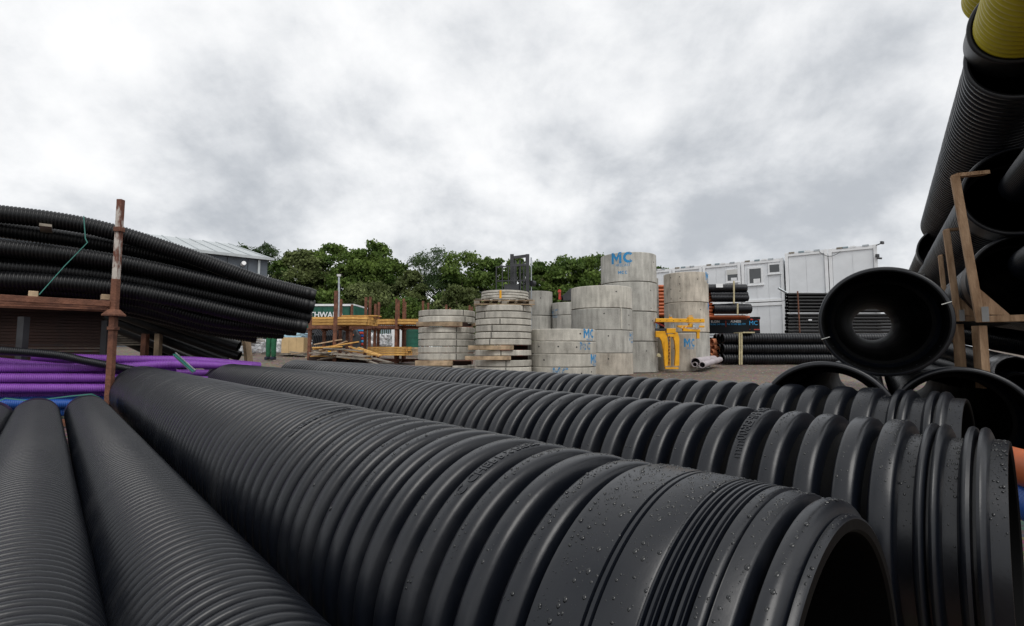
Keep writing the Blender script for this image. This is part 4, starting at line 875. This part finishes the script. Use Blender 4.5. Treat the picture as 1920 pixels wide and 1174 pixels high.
# ------------------------------------------------------------------ lorry with its load
def lorry():
    Y = 24.2; a = W(1322, 628, Y); b = W(1408, 628, Y - .5); g = ground(11, Y)
    t = thing('flatbed_lorry', 'black flatbed lorry with phone numbers on its side board, loaded with pipes', 'lorry', (a.x, Y, g))
    q = lambda x, y, d=0: W(x, y, Y + d) - Vector((a.x, Y, g))
    MB().beam(q(1230, 612) + Vector((0, -.02, 0)), q(1406, 612), .04, .72).build('side_board', M['truck'], t, bevel=.01)
    MB().beam(q(1230, 629.5, -.04), q(1400, 628.5, -.04), .03, .07).build('rave_strip', M['steel'], t)
    MB().box(q(1320, 599, 1.2), (4.7, 2.3, .12)).build('load_bed', M['truck'], t); MB().box(q(1330, 640, .5), (4.3, .9, .35)).build('chassis', M['truck'], t)
    # rear board, turned toward the camera
    r0 = q(1406, 612, -.02); r1_ = q(1425, 612, -1.5 + .9)
    MB().beam(r0, q(1424, 612, .5), .05, .74).build('tail_board', M['truck'], t, bevel=.01); MB().beam(q(1407, 599, -.03), q(1424, 599, .45), .03, .07).build('tail_edge', M['red'], t); MB().beam(q(1406, 618, -.03), q(1424, 618, .45), .03, .05).build('tail_strip', M['red'], t)
    MB().prism([(0, 0), (.52, 0), (.42, -.42), (.1, -.5)], 0, .1, lambda p: p + q(1406, 625)).build('tail_skirt', M['truck'], t)
    MB().box(q(1414, 632), (.3, .06, .2)).build('rear_light', M['cyan'], t); MB().box(q(1356, 636, -.05), (.12, .03, .06)).build('side_marker', M['orange'], t)
    for x in (1275, 1340, 1385): MB().cyl(q(x, 655, .1), q(x, 655, .4), .42, 24).build('wheel', M['rubber'], t, smooth=True)
    MB().box(q(1215, 615, 1.2), (2.0, 2.3, 2.3)).build('cab', M['truck'], t, bevel=.1); MB().box(q(1215, 602, .02), (1.1, .04, .7)).build('cab_window', M['glass'], t)
    def put(txt, x, y, s, m, n): 
        o = q(x, y, -.045); vtext(txt, s, lambda co: Vector((o.x + co.x, o.y - co.z, o.z + co.y)), n, M[m], t, .002, bold=0)
    put('ELGIN', 1341, 603.3, .155, 'white', 'lettering'); put('ALNESS', 1379.5, 603, .155, 'white', 'lettering'); put('Tel: 01343 549 090', 1341.5, 608.3, .118, 'cyan', 'phone_number'); put('Tel: 01349 882 729', 1380.5, 608.0, .118, 'cyan', 'phone_number')
    MB().box(q(1361, 607, -.045), (.015, .01, .3)).build('divider_line', M['red'], t)
    o = q(1413, 606, -.05); vtext('MC', .3, lambda co: Vector((o.x + co.x, o.y + .02 - co.z, o.z + co.y)), 'tail_lettering', M['cyan'], t, .004)
lorry()
kq = 0
for r_ in range(9):
    for c_ in range(5):
        y = 537.5 + r_ * 6.5; p = W(1338 - (r_ % 2) * 3 + 0, y, 22.95) + Vector((-c_ * .02, .16 * c_, random.uniform(-.01, .01)))
        kq += 1
        pipe('duct_pipe', '%s row, %s orange pipe of the load showing between the towers' % (['top', 'second', 'third', 'fourth', 'fifth', 'sixth', 'seventh', 'eighth', 'bottom'][r_], ['front', 'second deep', 'third deep', 'fourth deep', 'rearmost'][c_]), p, p - Vector((3.3 + random.uniform(-.1, .1), 0, 0)), .074, None, 0, 'orange', 'orange pipes loaded on the lorry', 12, rin=.063)
for k, (x, y) in enumerate(((1397, 593.5), (1405, 594.5), (1400, 596.5))):
    p = W(x, y, 22.9 + .2 * k); pipe('duct_pipe', ['front', 'longest', 'rear'][k] + ' loose orange pipe lying along the lorry side under the black packs', p, p - Vector((2.3, 0, 0)), .065, None, 0, 'orange', 'orange pipes along the lorry side', 14)
for r_, (y, x1, rr) in enumerate(((540.5, 1399, .19), (552.5, 1401, .15), (558.5, 1402, .17), (579, 1407, .225))):
    for c_ in range(2):
        p = W(x1, y, 22.8) + Vector((c_ * .05, .36 * c_, 0)); pipe('corrugated_pipe', '%s black ribbed pipe of the load on the lorry, %s' % (['top', 'second', 'third', 'lowest and widest'][r_], ['front', 'rear'][c_]), p, p - Vector((1.75 + (.45 if r_ == 0 else 0), 0, 0)), rr, .07, .02, 'black', 'black pipes loaded on the lorry', 20)
battens(1376, 527, 569, 22.5, 'pale batten strapping the upper black load on the lorry', 2.4); battens(1383, 569, 590, 22.45, 'pale batten strapping the lower black load on the lorry', 2.4)
p = W(1349, 535.5, 22.55); props(MB().box((0, 0, 0), (.32, .01, .18)).build('label_tag', M['white'], loc=p), 'white paper label on the upper black load of the lorry', 'label')

# ------------------------------------------------------------------ site cabins
fd = Vector((-.817, .576, 0)).normalized(); fo = Vector((fd.y, -fd.x, 0)) * -1       # along the front, and outward
if fo.y > 0: fo = -fo
KP = W(1474, 600, 27.5); KP.z = 0
def cab_pt(px, py):
    k = onaxis(px, py, (KP.x, KP.y), (KP.x + fd.x, KP.y + fd.y)); return k
def cabin(px0, px1, ztop, zbot, label, wins=(), panels=4, step=0.0, roof=True):
    a = cab_pt(px0, 600); b = cab_pt(px1, 600); a.z = b.z = zbot; o = a + fo * step
    t = thing('site_cabin', label, 'cabin', o, 'white site cabins'); d = (b - a); L = d.length; d.normalize(); H = ztop - zbot; back = -fo
    def fr(x, y, z): return d * x + fo * y + Vector((0, 0, z))
    def bx(x0, x1, y0, y1, z0, z1, n, m, par=t, bev=0):
        mb = MB(); c = fr((x0 + x1) / 2, (y0 + y1) / 2, (z0 + z1) / 2); return mb.box(c, (x1 - x0, y1 - y0, z1 - z0), math.atan2(d.y, d.x)).build(n, M[m], par, bevel=bev)
    pw = (L - .36) / panels
    bx(.02, L - .02, -5.8, -.12, .02, H - .05, 'body', 'offwhite')
    for k in range(panels): bx(.18 + k * pw + .004, .18 + (k + 1) * pw - .004, -.115, -.07, .14, H - .2, 'wall_panel', 'offwhite')
    for x in (.0, L - .17): bx(x + .004, x + .166, -.14, 0, 0, H, 'corner_post', 'frame_white', bev=.01)
    bx(.17, L - .17, -.13, -.012, 0, .14, 'floor_rail', 'frame_white'); bx(.17, L - .17, -.13, -.012, H - .2, H - .02, 'roof_rail', 'frame_white')
    if roof:
        for k in range(4):
            x = .3 + (L - .6) * (k + random.random() * .6) / 4; bx(x, x + .28, -.05, .004, H - .06, H + .03, 'rail_clip', ['steel', 'frame_white', 'greyblue', 'woodgrey'][k % 4])
    for (x0, y0, x1, y1, kind) in wins:
        p0 = cab_pt(x0, y1) - a; p1 = cab_pt(x1, y0) - a; xa, xb = sorted((p0.dot(d), p1.dot(d))); za, zb = sorted((p0.z, p1.z))
        f = bx(xa, xb, -.07, -.02, za, zb, 'window', 'white', bev=.008)
        w1 = (xb - xa) * .13; w2 = (xb - xa) * .13
        mid = zb - (zb - za) * .42 if kind == 'blind' else zb - w2
        g_ = bx(xa + w1, xb - w1, -.03, -.0165, za + w2, mid, 'pane', 'glass', f)
        if kind == 'blind': bx(xa + w1 * .6, xb - w1 * .6, -.03, -.01, mid, zb - .04, 'roller_blind', 'blind', f)
        if kind != 'small': bx(xa + w1 * 1.5, xa + (xb - xa) * .62, -.02, -.013, za + w2, za + (zb - za) * .33, 'window_reflection_board', 'white', f)  # white slab on the glass stands in for a reflection
        bx(xa - .03, xb + .03, -.07, .02, za - .05, za - .004, 'sill', 'frame_white', f)
    return t
zU = W(1474, 483, 27.5).z; zM = W(1474, 564, 27.5).z; zG = ground(14, 27) + .12
edges = [1210, 1262, 1319, 1392, 1474]
nm = ['farthest left', 'second from left', 'third from left, with a half-lowered blind', 'fourth from left, with two windows']
for k in range(4):
    wn = ()
    if k == 2: wn = ((1361, 503, 1386, 530, 'blind'),)
    if k == 3: wn = ((1402, 499, 1430, 535, 'plain'), (1440, 492, 1464, 514, 'small'))
    cabin(edges[k + 1] - .6, edges[k] + .6, zU, zM + .01, 'upper white site cabin, ' + nm[k], wn, 3)
    cabin(edges[k + 1] - .6, edges[k] + .6, zM - .02, zG, 'ground floor white site cabin, ' + nm[k].split(',')[0], (), 3, .0, False)
zR = W(1474, 476, 27.5).z
for k, (a_, b_) in enumerate(((1558, 1476.5), (1652, 1559))):
    cabin(a_, b_, zR, zM + .14, 'upper blank white site cabin, ' + ['left of the two taller ones', 'rightmost of all'][k], (), 2, .15)
    cabin(a_, b_, zM + .1, zG, 'ground floor blank white cabin, ' + ['under the left taller one', 'rightmost of all'][k], (), 3, .15, False)
# flood lights on the end cabin
t = thing('flood_light', 'small dark flood light on the top corner of the end cabin', 'light', cab_pt(1642, 462) + fo * .25)
MB().beam((0, 0, 0), (.18, -.1, .08), .05, .05).build('arm', M['dark'], t); MB().box((.24, -.12, .12), (.22, .1, .14), .5).build('lamp_head', M['dark'], t, bevel=.01)
t = thing('cctv_camera', 'small dark camera below the flood light on the end cabin', 'camera', cab_pt(1643, 481) + fo * .25)
MB().box((.05, 0, 0), (.14, .1, .16)).build('mount', M['dark'], t); MB().cyl((.02, 0, -.12), (.2, -.1, -.16), .05, 12).build('lens_tube', M['dark'], t)
mb = MB(); pts = [cab_pt(1536 + 8 * k, 473 + 9 * math.sin(math.pi * k / 5)) + fo * .22 for k in range(6)]
for a_, b_ in zip(pts[:-1], pts[1:]): mb.cyl(a_ - pts[0], b_ - pts[0], .015, 6)
props(mb.build('cable', M['dark'], loc=pts[0]), 'thin dark cable drooping across the two taller cabins', 'cable')

# ------------------------------------------------------------------ left shed
def shed():
    Y = 30; c = W(502, 485, Y); g = ground(-15, 30) - .3
    e = Vector((.766, .643, 0)); p = Vector((-.643, .766, 0)); wd = 13; hr = W(425, 457, Y + .766 * wd).z - c.z
    t = thing('shed', 'large grey industrial shed with a pale ribbed roof behind the raised pipes', 'building', (c.x, c.y, g)); H = c.z - g; L = 22
    def quad(a, b, c_, d, n, m, th=.08):
        mb = MB(); nn = (b - a).cross(c_ - a).normalized() * th; mb.v = [tuple(q) for q in (a, b, c_, d, a - nn, b - nn, c_ - nn, d - nn)]
        mb.f = [(0, 1, 2, 3), (7, 6, 5, 4), (0, 4, 5, 1), (1, 5, 6, 2), (2, 6, 7, 3), (3, 7, 4, 0)]; return mb.build(n, M[m], t)
    Z = Vector((0, 0, 1)); E0 = Z * H; ov = e * .3
    quad(-e * L + Z * H - p * .25, E0 + ov - p * .25, p * wd + Z * (H + hr) + ov, p * wd + Z * (H + hr) - e * L, 'roof', 'roofsheet')
    quad(p * wd + Z * (H + hr) + ov, p * 2 * wd + Z * H + ov, p * 2 * wd + Z * H - e * L, p * wd + Z * (H + hr) - e * L, 'roof', 'roofsheet')
    for k in range(24):
        s = -k * .9
        a = e * s + Z * (H + .03) - p * .22; b = e * s + p * wd + Z * (H + hr + .03); MB().beam(a, b, .07, .05).build('roof_rib', M['roofsheet'], t)
    for k in range(20):
        s = -k * 1.1 - .55; MB().box(e * s + Z * (H / 2 - .05), (1.06, .08, H - .15), math.atan2(e.y, e.x)).build('wall_panel', M['cladding'], t)
    MB().beam(-e * L - p * .3 + Z * (H - .06), ov - p * .3 + Z * (H - .06), .16, .16).build('gutter', M['roofsheet'], t)
    mb = MB(); mb.prism([(0, 0), (2 * wd, 0), (2 * wd, H - .1), (wd, H + hr - .12), (0, H - .1)], -.1, 0, lambda q: p * q.x + e * q.y + Z * q.z); mb.build('gable_wall', M['cladding'], t)
    quad(-e * 8 + p * .5 + Z * (H + .12 + hr * .5 / wd), -e * 6.2 + p * .5 + Z * (H + .12 + hr * .5 / wd), -e * 6.2 + p * wd * .96 + Z * (H + hr * .96 + .12), -e * 8 + p * wd * .96 + Z * (H + hr * .96 + .12), 'rooflight', 'palewood', .04)
    MB().cyl(-e * 1.4 - p * .1 + Z * (H - .55), -e * 1.4 - p * .5 + Z * (H - .5), .12, 12).build('wall_lamp', M['lampwhite'], t, smooth=True)
    MB().box(-e * .5 - p * .1 + Z * (H / 2), (.12, .1, H - .3), math.atan2(e.y, e.x)).build('downpipe', M['roofsheet'], t)
shed()
# ------------------------------------------------------------------ green trailer
def trailer():
    Y = 27; a = W(520, 640, Y); b = W(663, 640, Y); g = ground(a.x, Y)
    t = thing('curtain_trailer', 'dark green curtain sided trailer lettered in white behind the racks', 'trailer', ((a.x + b.x) / 2, Y, g))
    zt = W(600, 573, Y).z - g; L = b.x - a.x
    MB().box((-.12, 1.25, (zt + 1.1) / 2), (L - .3, 2.4, zt - 1.15)).build('curtain_side', M['green'], t); MB().box((0, 1.25, zt + .03), (L, 2.5, .11)).build('roof_rail', M['frame_white'], t)
    MB().box((L / 2 - .08, 1.25, (zt + 1.1) / 2), (.16, 2.5, zt - 1.1)).build('rear_frame', M['green'], t); MB().box((0, 1.2, .95), (L, 2.2, .2)).build('chassis', M['dark'], t)
    for k in range(14): MB().box((-L / 2 + .3 + k * .3, .035, (zt + 1.2) / 2), (.03, .02, zt - 1.3)).build('curtain_strap', M['green'], t)
    for x in (L * .25, L * .35, -L * .3): MB().cyl((x, .1, .45), (x, .4, .45), .45, 24).build('wheel', M['rubber'], t, smooth=True)
    o = W(612, 591, Y - .0) - Vector(((a.x + b.x) / 2, Y, g)); vtext('THWARD', .40, lambda co: Vector((o.x + co.x * 1.05, o.y - .03 - co.z, o.z + co.y * 1.1)), 'lettering', M['white'], t, .012, bold=.008)
trailer()
# lamp post
t = thing('lamp_post', 'slim grey lamp post with a white globe in front of the trees', 'street lamp', W(636, 650, 24)); b = W(636, 650, 24)
q = W(635.5, 517, 24) - b; MB().cyl((0, 0, -.6), q, .055, 12, .045).build('pole', M['steel'], t, smooth=True); MB().cyl(q + Vector((0, 0, -.04)), q + Vector((0, 0, .06)), .09, 14, .11).build('lamp_head', M['lampwhite'], t)
# palisade fence
p0 = W(560, 620, 29.5); g = ground(p0.x, 29.5); t = thing('palisade_fence', 'blue grey steel palisade fence behind the timber racks', 'fence', (p0.x, 29.5, g)); zt = W(600, 606, 29.5).z - g
me = MB().box((0, 0, zt / 2), (.07, .02, zt)).build('pale', M['greyblue'], t); me.location = (0, 0, 0)
for k in range(1, 70): o = me.copy(); C.objects.link(o); o.parent = t; o.location = (k * .125, 0, 0)
for z in (.35, zt - .3): MB().box((4.3, .03, z), (8.8, .04, .06)).build('rail', M['greyblue'], t)
# ------------------------------------------------------------------ timber racks (post pallets) in the middle distance
def rack(x, Y, ytop, ybot, w_px, label, d_=1.1, shelf=611, base=True, extra=True):
    a = W(x, ybot, Y); b = W(x + w_px, ybot, Y); g = ground(a.x, Y); t = thing('post_pallet', label, 'rack', (a.x, Y, g), 'rusty racks of timber')
    L = b.x - a.x; H = W(x, ytop, Y).z - g; zs = W(x, shelf, Y).z - g; zmid = zs - .1
    for i, xx in enumerate((0, L)):
        for yy in (0, d_):
            h = H * random.uniform(.93, 1.0)
            MB().box((xx, yy, zmid / 2), (.095, .095, zmid)).build('post', M['rust'], t); MB().box((xx, yy, zmid + (h - zmid) / 2), (.08, .08, h - zmid)).build('upper_post', M['rust'], t); MB().box((xx, yy, zmid), (.16, .16, .05)).build('foot_cup', M['rust'], t)
    for z in ((zs - .04, .10) if base else (zs - .04,)):
        for yy in (0, d_): MB().box((L / 2, yy, z), (L - .1, .06, .1)).build('beam', M['rust'], t)
        for xx in (0, L): MB().box((xx, d_ / 2, z + .003), (.06, d_ - .1, .09)).build('side_beam', M['rust'], t)
    return t, g, zs
rack(579.5, 15.6, 586, 676, 47, 'nearest rusty steel rack of timber, left of the wood pile', 1.2)
rack(637, 17.4, 557, 670, 47, 'second rusty steel rack, right behind the nearest one', 1.2)
rack(692, 18.2, 553, 665, 50, 'third rusty steel rack, its posts clustered behind the golden planks', 1.2)
rack(746, 19.2, 557, 664, 46, 'fourth rusty steel rack, left of the leftmost ring stack', 1.2)
rack(836, 19.8, 566, 664, 44, 'fifth rusty steel rack, only its post tips above the ring stack', 1.2)
# one taller post standing in front
p = W(627, 677, 15.4); props(MB().box((0, 0, (W(627, 547, 15.4).z - p.z) / 2), (.1, .09, W(627, 547, 15.4).z - p.z + .05)).build('steel_post', M['rust'], loc=p), 'tall rusty post standing in front of the golden plank pack', 'post')
def pack(x0, x1, ytop, ybot, Y, label, cols=6, mt='wood', yaw=0.0, back=.12, jit=.02, rows=None):
    a = W(x0, ybot, Y); b = W(x1, ybot, Y); H = W(x0, ytop, Y).z - a.z; rows = rows or max(2, round(H / .085)); t = thing('timber_pack', label, 'timber', a, 'packs of sawn timber')
    du = Vector((math.cos(yaw), math.sin(yaw), 0)); boards(t, (0, 0, 0), du, Vector((-du.y, du.x, 0)), (b.x - a.x) / math.cos(yaw), rows, cols, back, H / rows, mt, .014, jit)
pack(584, 690, 594, 610, 16.1, 'golden planed planks on the nearest rack, neatly stacked', 8, yaw=-.10)
pack(640, 708, 590.8, 593.8, 16.5, 'few loose golden planks lying on top of the neat pack', 4, yaw=-.05, rows=1)
pack(704, 790, 598, 608, 18.4, 'paler planks on the second shelf, loosely stacked', 7, 'wood', -.05, jit=.12)
pack(690, 762, 650, 667, 17.9, 'golden planks near the ground under the pale planks', 6, 'wood', -.08, jit=.08)
pack(742, 800, 651, 666, 18.6, 'brown planks with splintered ends near the ground by the ring stack', 5, 'wood2', .0, jit=.15)
pack(745, 800, 600, 606, 19.4, 'thin planks on the shelf right beside the ring stack', 5, 'wood', .0, jit=.1)
pack(540, 584, 596, 607, 17.0, 'golden planks poking out past the ends of the raised pipes', 5, 'wood', -.1)
# the heap of offcuts: every board a thing of its own
heap = [(592, 663, 650, 640, 15.4, .10, 'wood2', 'long tan board lying on top of the heap'), (588, 655, 672, 641, 15.3, .10, 'wood', 'golden board sloping up to the right in the heap'), (590, 646, 640, 637, 15.6, .1, 'wood2', 'short tan board, highest in the heap'),
        (587, 652, 640, 650, 15.2, .12, 'wood', 'golden board level with the heap centre'), (608, 653, 680, 658, 15.0, .14, 'woodgrey', 'grey board crossing the heap'), (583, 662, 628, 661, 15.0, .2, 'woodgrey', 'wide grey board low at the left of the heap'),
        (655, 650, 712, 668, 15.1, .12, 'wood', 'golden board sliding down to the right of the heap'), (672, 652, 715, 667, 15.3, .12, 'wood', 'second golden board sliding down to the right'), (628, 664, 690, 668, 14.7, .24, 'woodgrey', 'wide weathered panel board at the front of the heap'),
        (634, 669, 694, 675, 14.5, .2, 'woodgrey', 'lowest weathered board at the front of the heap'), (700, 672, 733, 680, 14.6, .14, 'woodgrey', 'loose weathered board end at the right of the heap'), (690, 677, 708, 683, 14.3, .10, 'woodgrey', 'short weathered stub lying on the ground right of the heap'),
        (545, 660, 584, 664, 16.5, .12, 'woodgrey', 'grey board on the ground left of the nearest rack'), (548, 664, 578, 660, 16.0, .12, 'wood2', 'tan board on the ground left of the nearest rack'), (585, 668, 624, 668, 15.3, .18, 'wood', 'pale board resting on the base of the nearest rack'),
        (600, 656, 640, 664, 15.6, .12, 'wood2', 'tan board leaning low inside the nearest rack'), (640, 655, 680, 662, 15.6, .12, 'wood', 'golden board lying across the middle of the heap')]
wz = random.Random(5); sides = ['left', 'left middle', 'centre', 'right middle', 'right']
for k in range(12):
    xx = 596 + k * 8 + wz.uniform(-2, 2); yy = 676 - (1 - abs(xx - 635) / 75) * wz.uniform(2, 26); L_ = wz.uniform(24, 46); sl_ = wz.uniform(-9, 9)
    heap.append((xx - L_ / 2, yy + sl_ / 2, xx + L_ / 2, yy - sl_ / 2, 15.0 + wz.random() * 1.0, wz.uniform(.09, .2), wz.choice(['wood2', 'woodgrey', 'wood', 'woodgrey']),
                 '%s from the left of the short mixed offcut boards filling the heap' % (['first'] + ordn[1:])[k]))
for (x0, y0, x1, y1, Y, wd, m, lb) in heap:
    a = W(x0, y0, Y); b = W(x1, y1, Y - .25); props(MB().beam((0, 0, 0), b - a, wd, .035).build('plank', M[m], loc=a), lb, 'plank', 'offcut planks in the heap')
MBk = MB().box((0, 0, 0), (.09, .05, .05)); props(MBk.build('yellow_tin', M['paint_yellow'], loc=W(618, 659.5, 14.8)), 'small yellow object on the heap of offcuts', 'tin')
for k in range(5):  # support under the heap
    p = W(600 + k * 24, 672, 15.8); p.z = ground(p.x, p.y) + .16; props(MB().box((0, 0, 0), (.5, .6, .32), random.uniform(-.3, .3)).build('timber_offcut', M['woodshade'], loc=p), ['leftmost', 'second', 'middle', 'fourth', 'rightmost'][k] + ' dark timber block buried under the heap of offcuts', 'wood block', 'blocks under the heap')
# stacked black plastic chambers behind the near rack
t = thing('chamber_stack', 'row of black ribbed plastic chambers standing behind the nearest rack', 'plastic chambers', W(585, 648, 19.5))
for k in range(13):
    fr = lambda p, k=k: Vector((p.y + k * .068, p.x * 0 + (p.x), p.z)); x = k * .068
    MB().prism([(0, 0), (.9, 0), (.9, .72), (.32, .72), (0, .40)], 0, .042, lambda p, x=x: Vector((x + p.y + p.z * .12, p.x, p.z))).build('chamber', M['black'], t, bevel=.006)
t = thing('machine', 'dark grey machine cover with an orange lamp behind the rack', 'machine', W(657, 650, 20)); MB().prism([(-.34, 0), (.36, 0), (.36, .45), (.2, .72), (-.1, .72), (-.34, .4)], 0, .8).build('cover', M['dark'], t, bevel=.03); MB().box((.1, -.03, .52), (.2, .05, .18)).build('lamp_recess', M['hole'], t); MB().box((.12, -.06, .48), (.06, .03, .06)).build('orange_lamp', M['orange'], t); MB().box((0, -.02, .2), (.66, .05, .08)).build('trim', M['black'], t)
t = thing('bagged_stack', 'red and blue printed bags stacked behind the second rack', 'bags', W(676, 648, 20.5))
for k in range(6): MB().box((0, 0, .055 + k * .115), (.34 + .03 * (k % 2), .5, .105)).build('bag', M[['red', 'cyan', 'red', 'blue', 'red', 'cyan'][k]], t, bevel=.03)
def wrapped(x0, x1, y0, y1, Y, label, m='wrap', bumpy=.09, name='wrapped_pallet'):
    a = W(x0, y1, Y); b = W(x1, y0, Y); sx, sz = b.x - a.x, b.z - a.z; t = thing(name, label, 'wrapped goods', ((a.x + b.x) / 2, Y, a.z), 'plastic wrapped pallets')
    import bmesh
    bm = bmesh.new(); bmesh.ops.create_cube(bm, size=1); bmesh.ops.subdivide_edges(bm, edges=bm.edges, cuts=7, use_grid_fill=True)
    for v in bm.verts:
        v.co.x *= sx; v.co.y *= .9; v.co.z = (v.co.z + .5) * sz
        if v.co.z > .05: v.co += Vector((random.gauss(0, .03), random.gauss(0, .03), random.gauss(0, bumpy * .5) * (1 if v.co.z > sz * .9 else .3)))
    me = bpy.data.meshes.new('goods'); bm.to_mesh(me); bm.free(); me.polygons.foreach_set('use_smooth', [True] * len(me.polygons)); link('goods', me, M[m], t)
    MB().box((0, 0, -.06), (sx, .9, .1)).build('pallet_base', M['woodgrey'], t)
wrapped(518, 550, 637, 662, 20.5, 'plastic wrapped pallet right of the worker'); wrapped(478, 501, 640, 662, 20.8, 'plastic wrapped pallet just left of the worker'); wrapped(460, 480, 642, 662, 21.5, 'low plastic wrapped pallet behind the leaning prop')
wrapped(536, 573, 625, 633.5, 21.2, 'pale blue wrapped goods lying on the plywood crate', 'bluewrap', .04); wrapped(694, 730, 628, 650, 22.0, 'grey white wrapped sacks seen through the second rack', 'wrap', .12)
t = thing('plywood_crate', 'pale plywood crate left of the nearest rack', 'crate', W(556, 662, 20.2))
for k in range(3): MB().box((-.3 + k * .3, 0, .32), (.294, .8, .63)).build('side_panel', M['ply'], t)
MB().box((0, 0, -.04), (.95, .9, .07)).build('base', M['woodgrey'], t); 
t = thing('site_container', 'white container seen between the rear rack posts', 'container', W(748, 650, 26)); MB().box((0, .6, .52), (.85, 1.2, 1.1)).build('body', M['white'], t, bevel=.02); MB().box((0, -.01, .5), (.02, .02, .9)).build('door_seam', M['steel'], t)
t = thing('water_tank', 'dark green plastic tank left of the leftmost ring stack', 'tank', W(774, 650, 25)); MB().cyl((0, 0, -.3), (0, 0, 1.0), .36, 28).build('body', M['green'], t, smooth=True); MB().cyl((0, 0, 1.0), (0, 0, 1.06), .38, 28).build('lid', M['greyblue'], t, smooth=True)
for k in range(3): 
    MB().cyl((0, 0, .15 + .3 * k), (0, 0, .19 + .3 * k), .375, 28).build('hoop', M['green'], t, smooth=True)
# wire cages at the left
def cage(x0, x1, y0, y1, Y, label):
    a = W(x0, y1, Y); b = W(x1, y0, Y); L = b.x - a.x; H = b.z - a.z; t = thing('wire_cage', label, 'wire cage', a, 'galvanised wire cages')
    for yy in (0, .9):
        for k in range(int(L / .1) + 1): MB().box((k * .1, yy, H / 2), (.014, .014, H)).build('upright_wire', M['steel'], t)
        for k in range(5): MB().box((L / 2, yy, H * k / 4), (L, .018, .018)).build('cross_wire', M['steel'], t)
    MB().box((L / 2, .45, .02), (L, .9, .04)).build('base', M['steel'], t)
    MB().box((L / 2, .45, H * .36), (L * .9, .75, H * .62)).build('contents', M['wrap'], t, bevel=.05)
cage(398, 428, 622, 662, 18.5, 'galvanised wire cage showing right below the slanting pipes'); cage(430, 458, 626, 662, 18.8, 'galvanised wire cage right of the first, beside the leaning prop')
# ------------------------------------------------------------------ person: dark jacket, green trousers
def person():
    Y = 17.0; b = W(508, 674, Y); root = thing('person', 'person in green work trousers standing under the raised pipe bundle', 'person', b)
    def skin(name, verts, edges, rad, m, par=root, sub=2):
        me = bpy.data.meshes.new(name); me.from_pydata(verts, edges, []); o = link(name, me, m, par)
        md = o.modifiers.new('skin', 'SKIN'); 
        for i, v in enumerate(me.skin_vertices[0].data if me.skin_vertices else []): v.radius = rad[i]
        return o, md
    def body(name, verts, edges, rad, m):
        me = bpy.data.meshes.new(name); me.from_pydata(verts, edges, []); o = link(name, me, m, root)
        o.modifiers.new('skin', 'SKIN')
        if not me.skin_vertices: me.attributes.new
        for i, r in enumerate(rad): me.skin_vertices[0].data[i].radius = r if isinstance(r, tuple) else (r, r)
        me.skin_vertices[0].data[0].use_root = True
        s = o.modifiers.new('sub', 'SUBSURF'); s.levels = s.render_levels = 2; s2_ = o.modifiers
        return o
    hip = (0, 0, .93)
    try:
        body('trousers', [hip, (-.085, 0, .84), (-.095, -.02, .48), (-.105, .02, .05), (.085, .0, .84), (.10, -.04, .48), (.10, -.02, .05), (0, 0, 1.03)],
             [(0, 1), (1, 2), (2, 3), (0, 4), (4, 5), (5, 6), (0, 7)], [.15, .115, .088, .085, .115, .088, .085, .14], M['trouser'])
        body('body', [(0, 0, 1.06), (0, 0, 1.28), (0, 0, 1.44), (0, -.01, 1.53), (0, -.01, 1.62), (0, -.02, 1.72), (-.19, 0, 1.42), (-.25, 0, 1.15), (-.25, -.07, .90), (.19, 0, 1.42), (.25, 0, 1.15), (.24, -.07, .90)],
             [(0, 1), (1, 2), (2, 3), (3, 4), (4, 5), (2, 6), (6, 7), (7, 8), (2, 9), (9, 10), (10, 11)], [.15, .16, .13, .055, .08, .085, .065, .05, .04, .065, .05, .04], M['navy'])
    except Exception as ex: print('skin failed', ex)
    MB().cyl((0, -.01, 1.68), (0, -.01, 1.8), .1, 18, .05).build('hard_hat', M['white'], root, smooth=True)
    for s in (-1, 1):
        t = MB(); t.cyl((s * .25, -.08, .90), (s * .245, -.10, .82), .042, 12, .045)
        for k in range(4): t.cyl((s * .25 + (k - 1.5) * .018, -.10, .83), (s * .25 + (k - 1.5) * .019, -.125, .745 + abs(k - 1.5) * .008), .011, 6, .009)
        t.cyl((s * .25 - s * .035, -.09, .86), (s * .25 - s * .055, -.12, .80), .012, 6)
        t.build('glove', M['lime'], root, smooth=True)
        f = MB(); f.box((s * .10, -.05, .04), (.11, .27, .11)); f.build('boot', M['navy'], root, bevel=.03)
person()
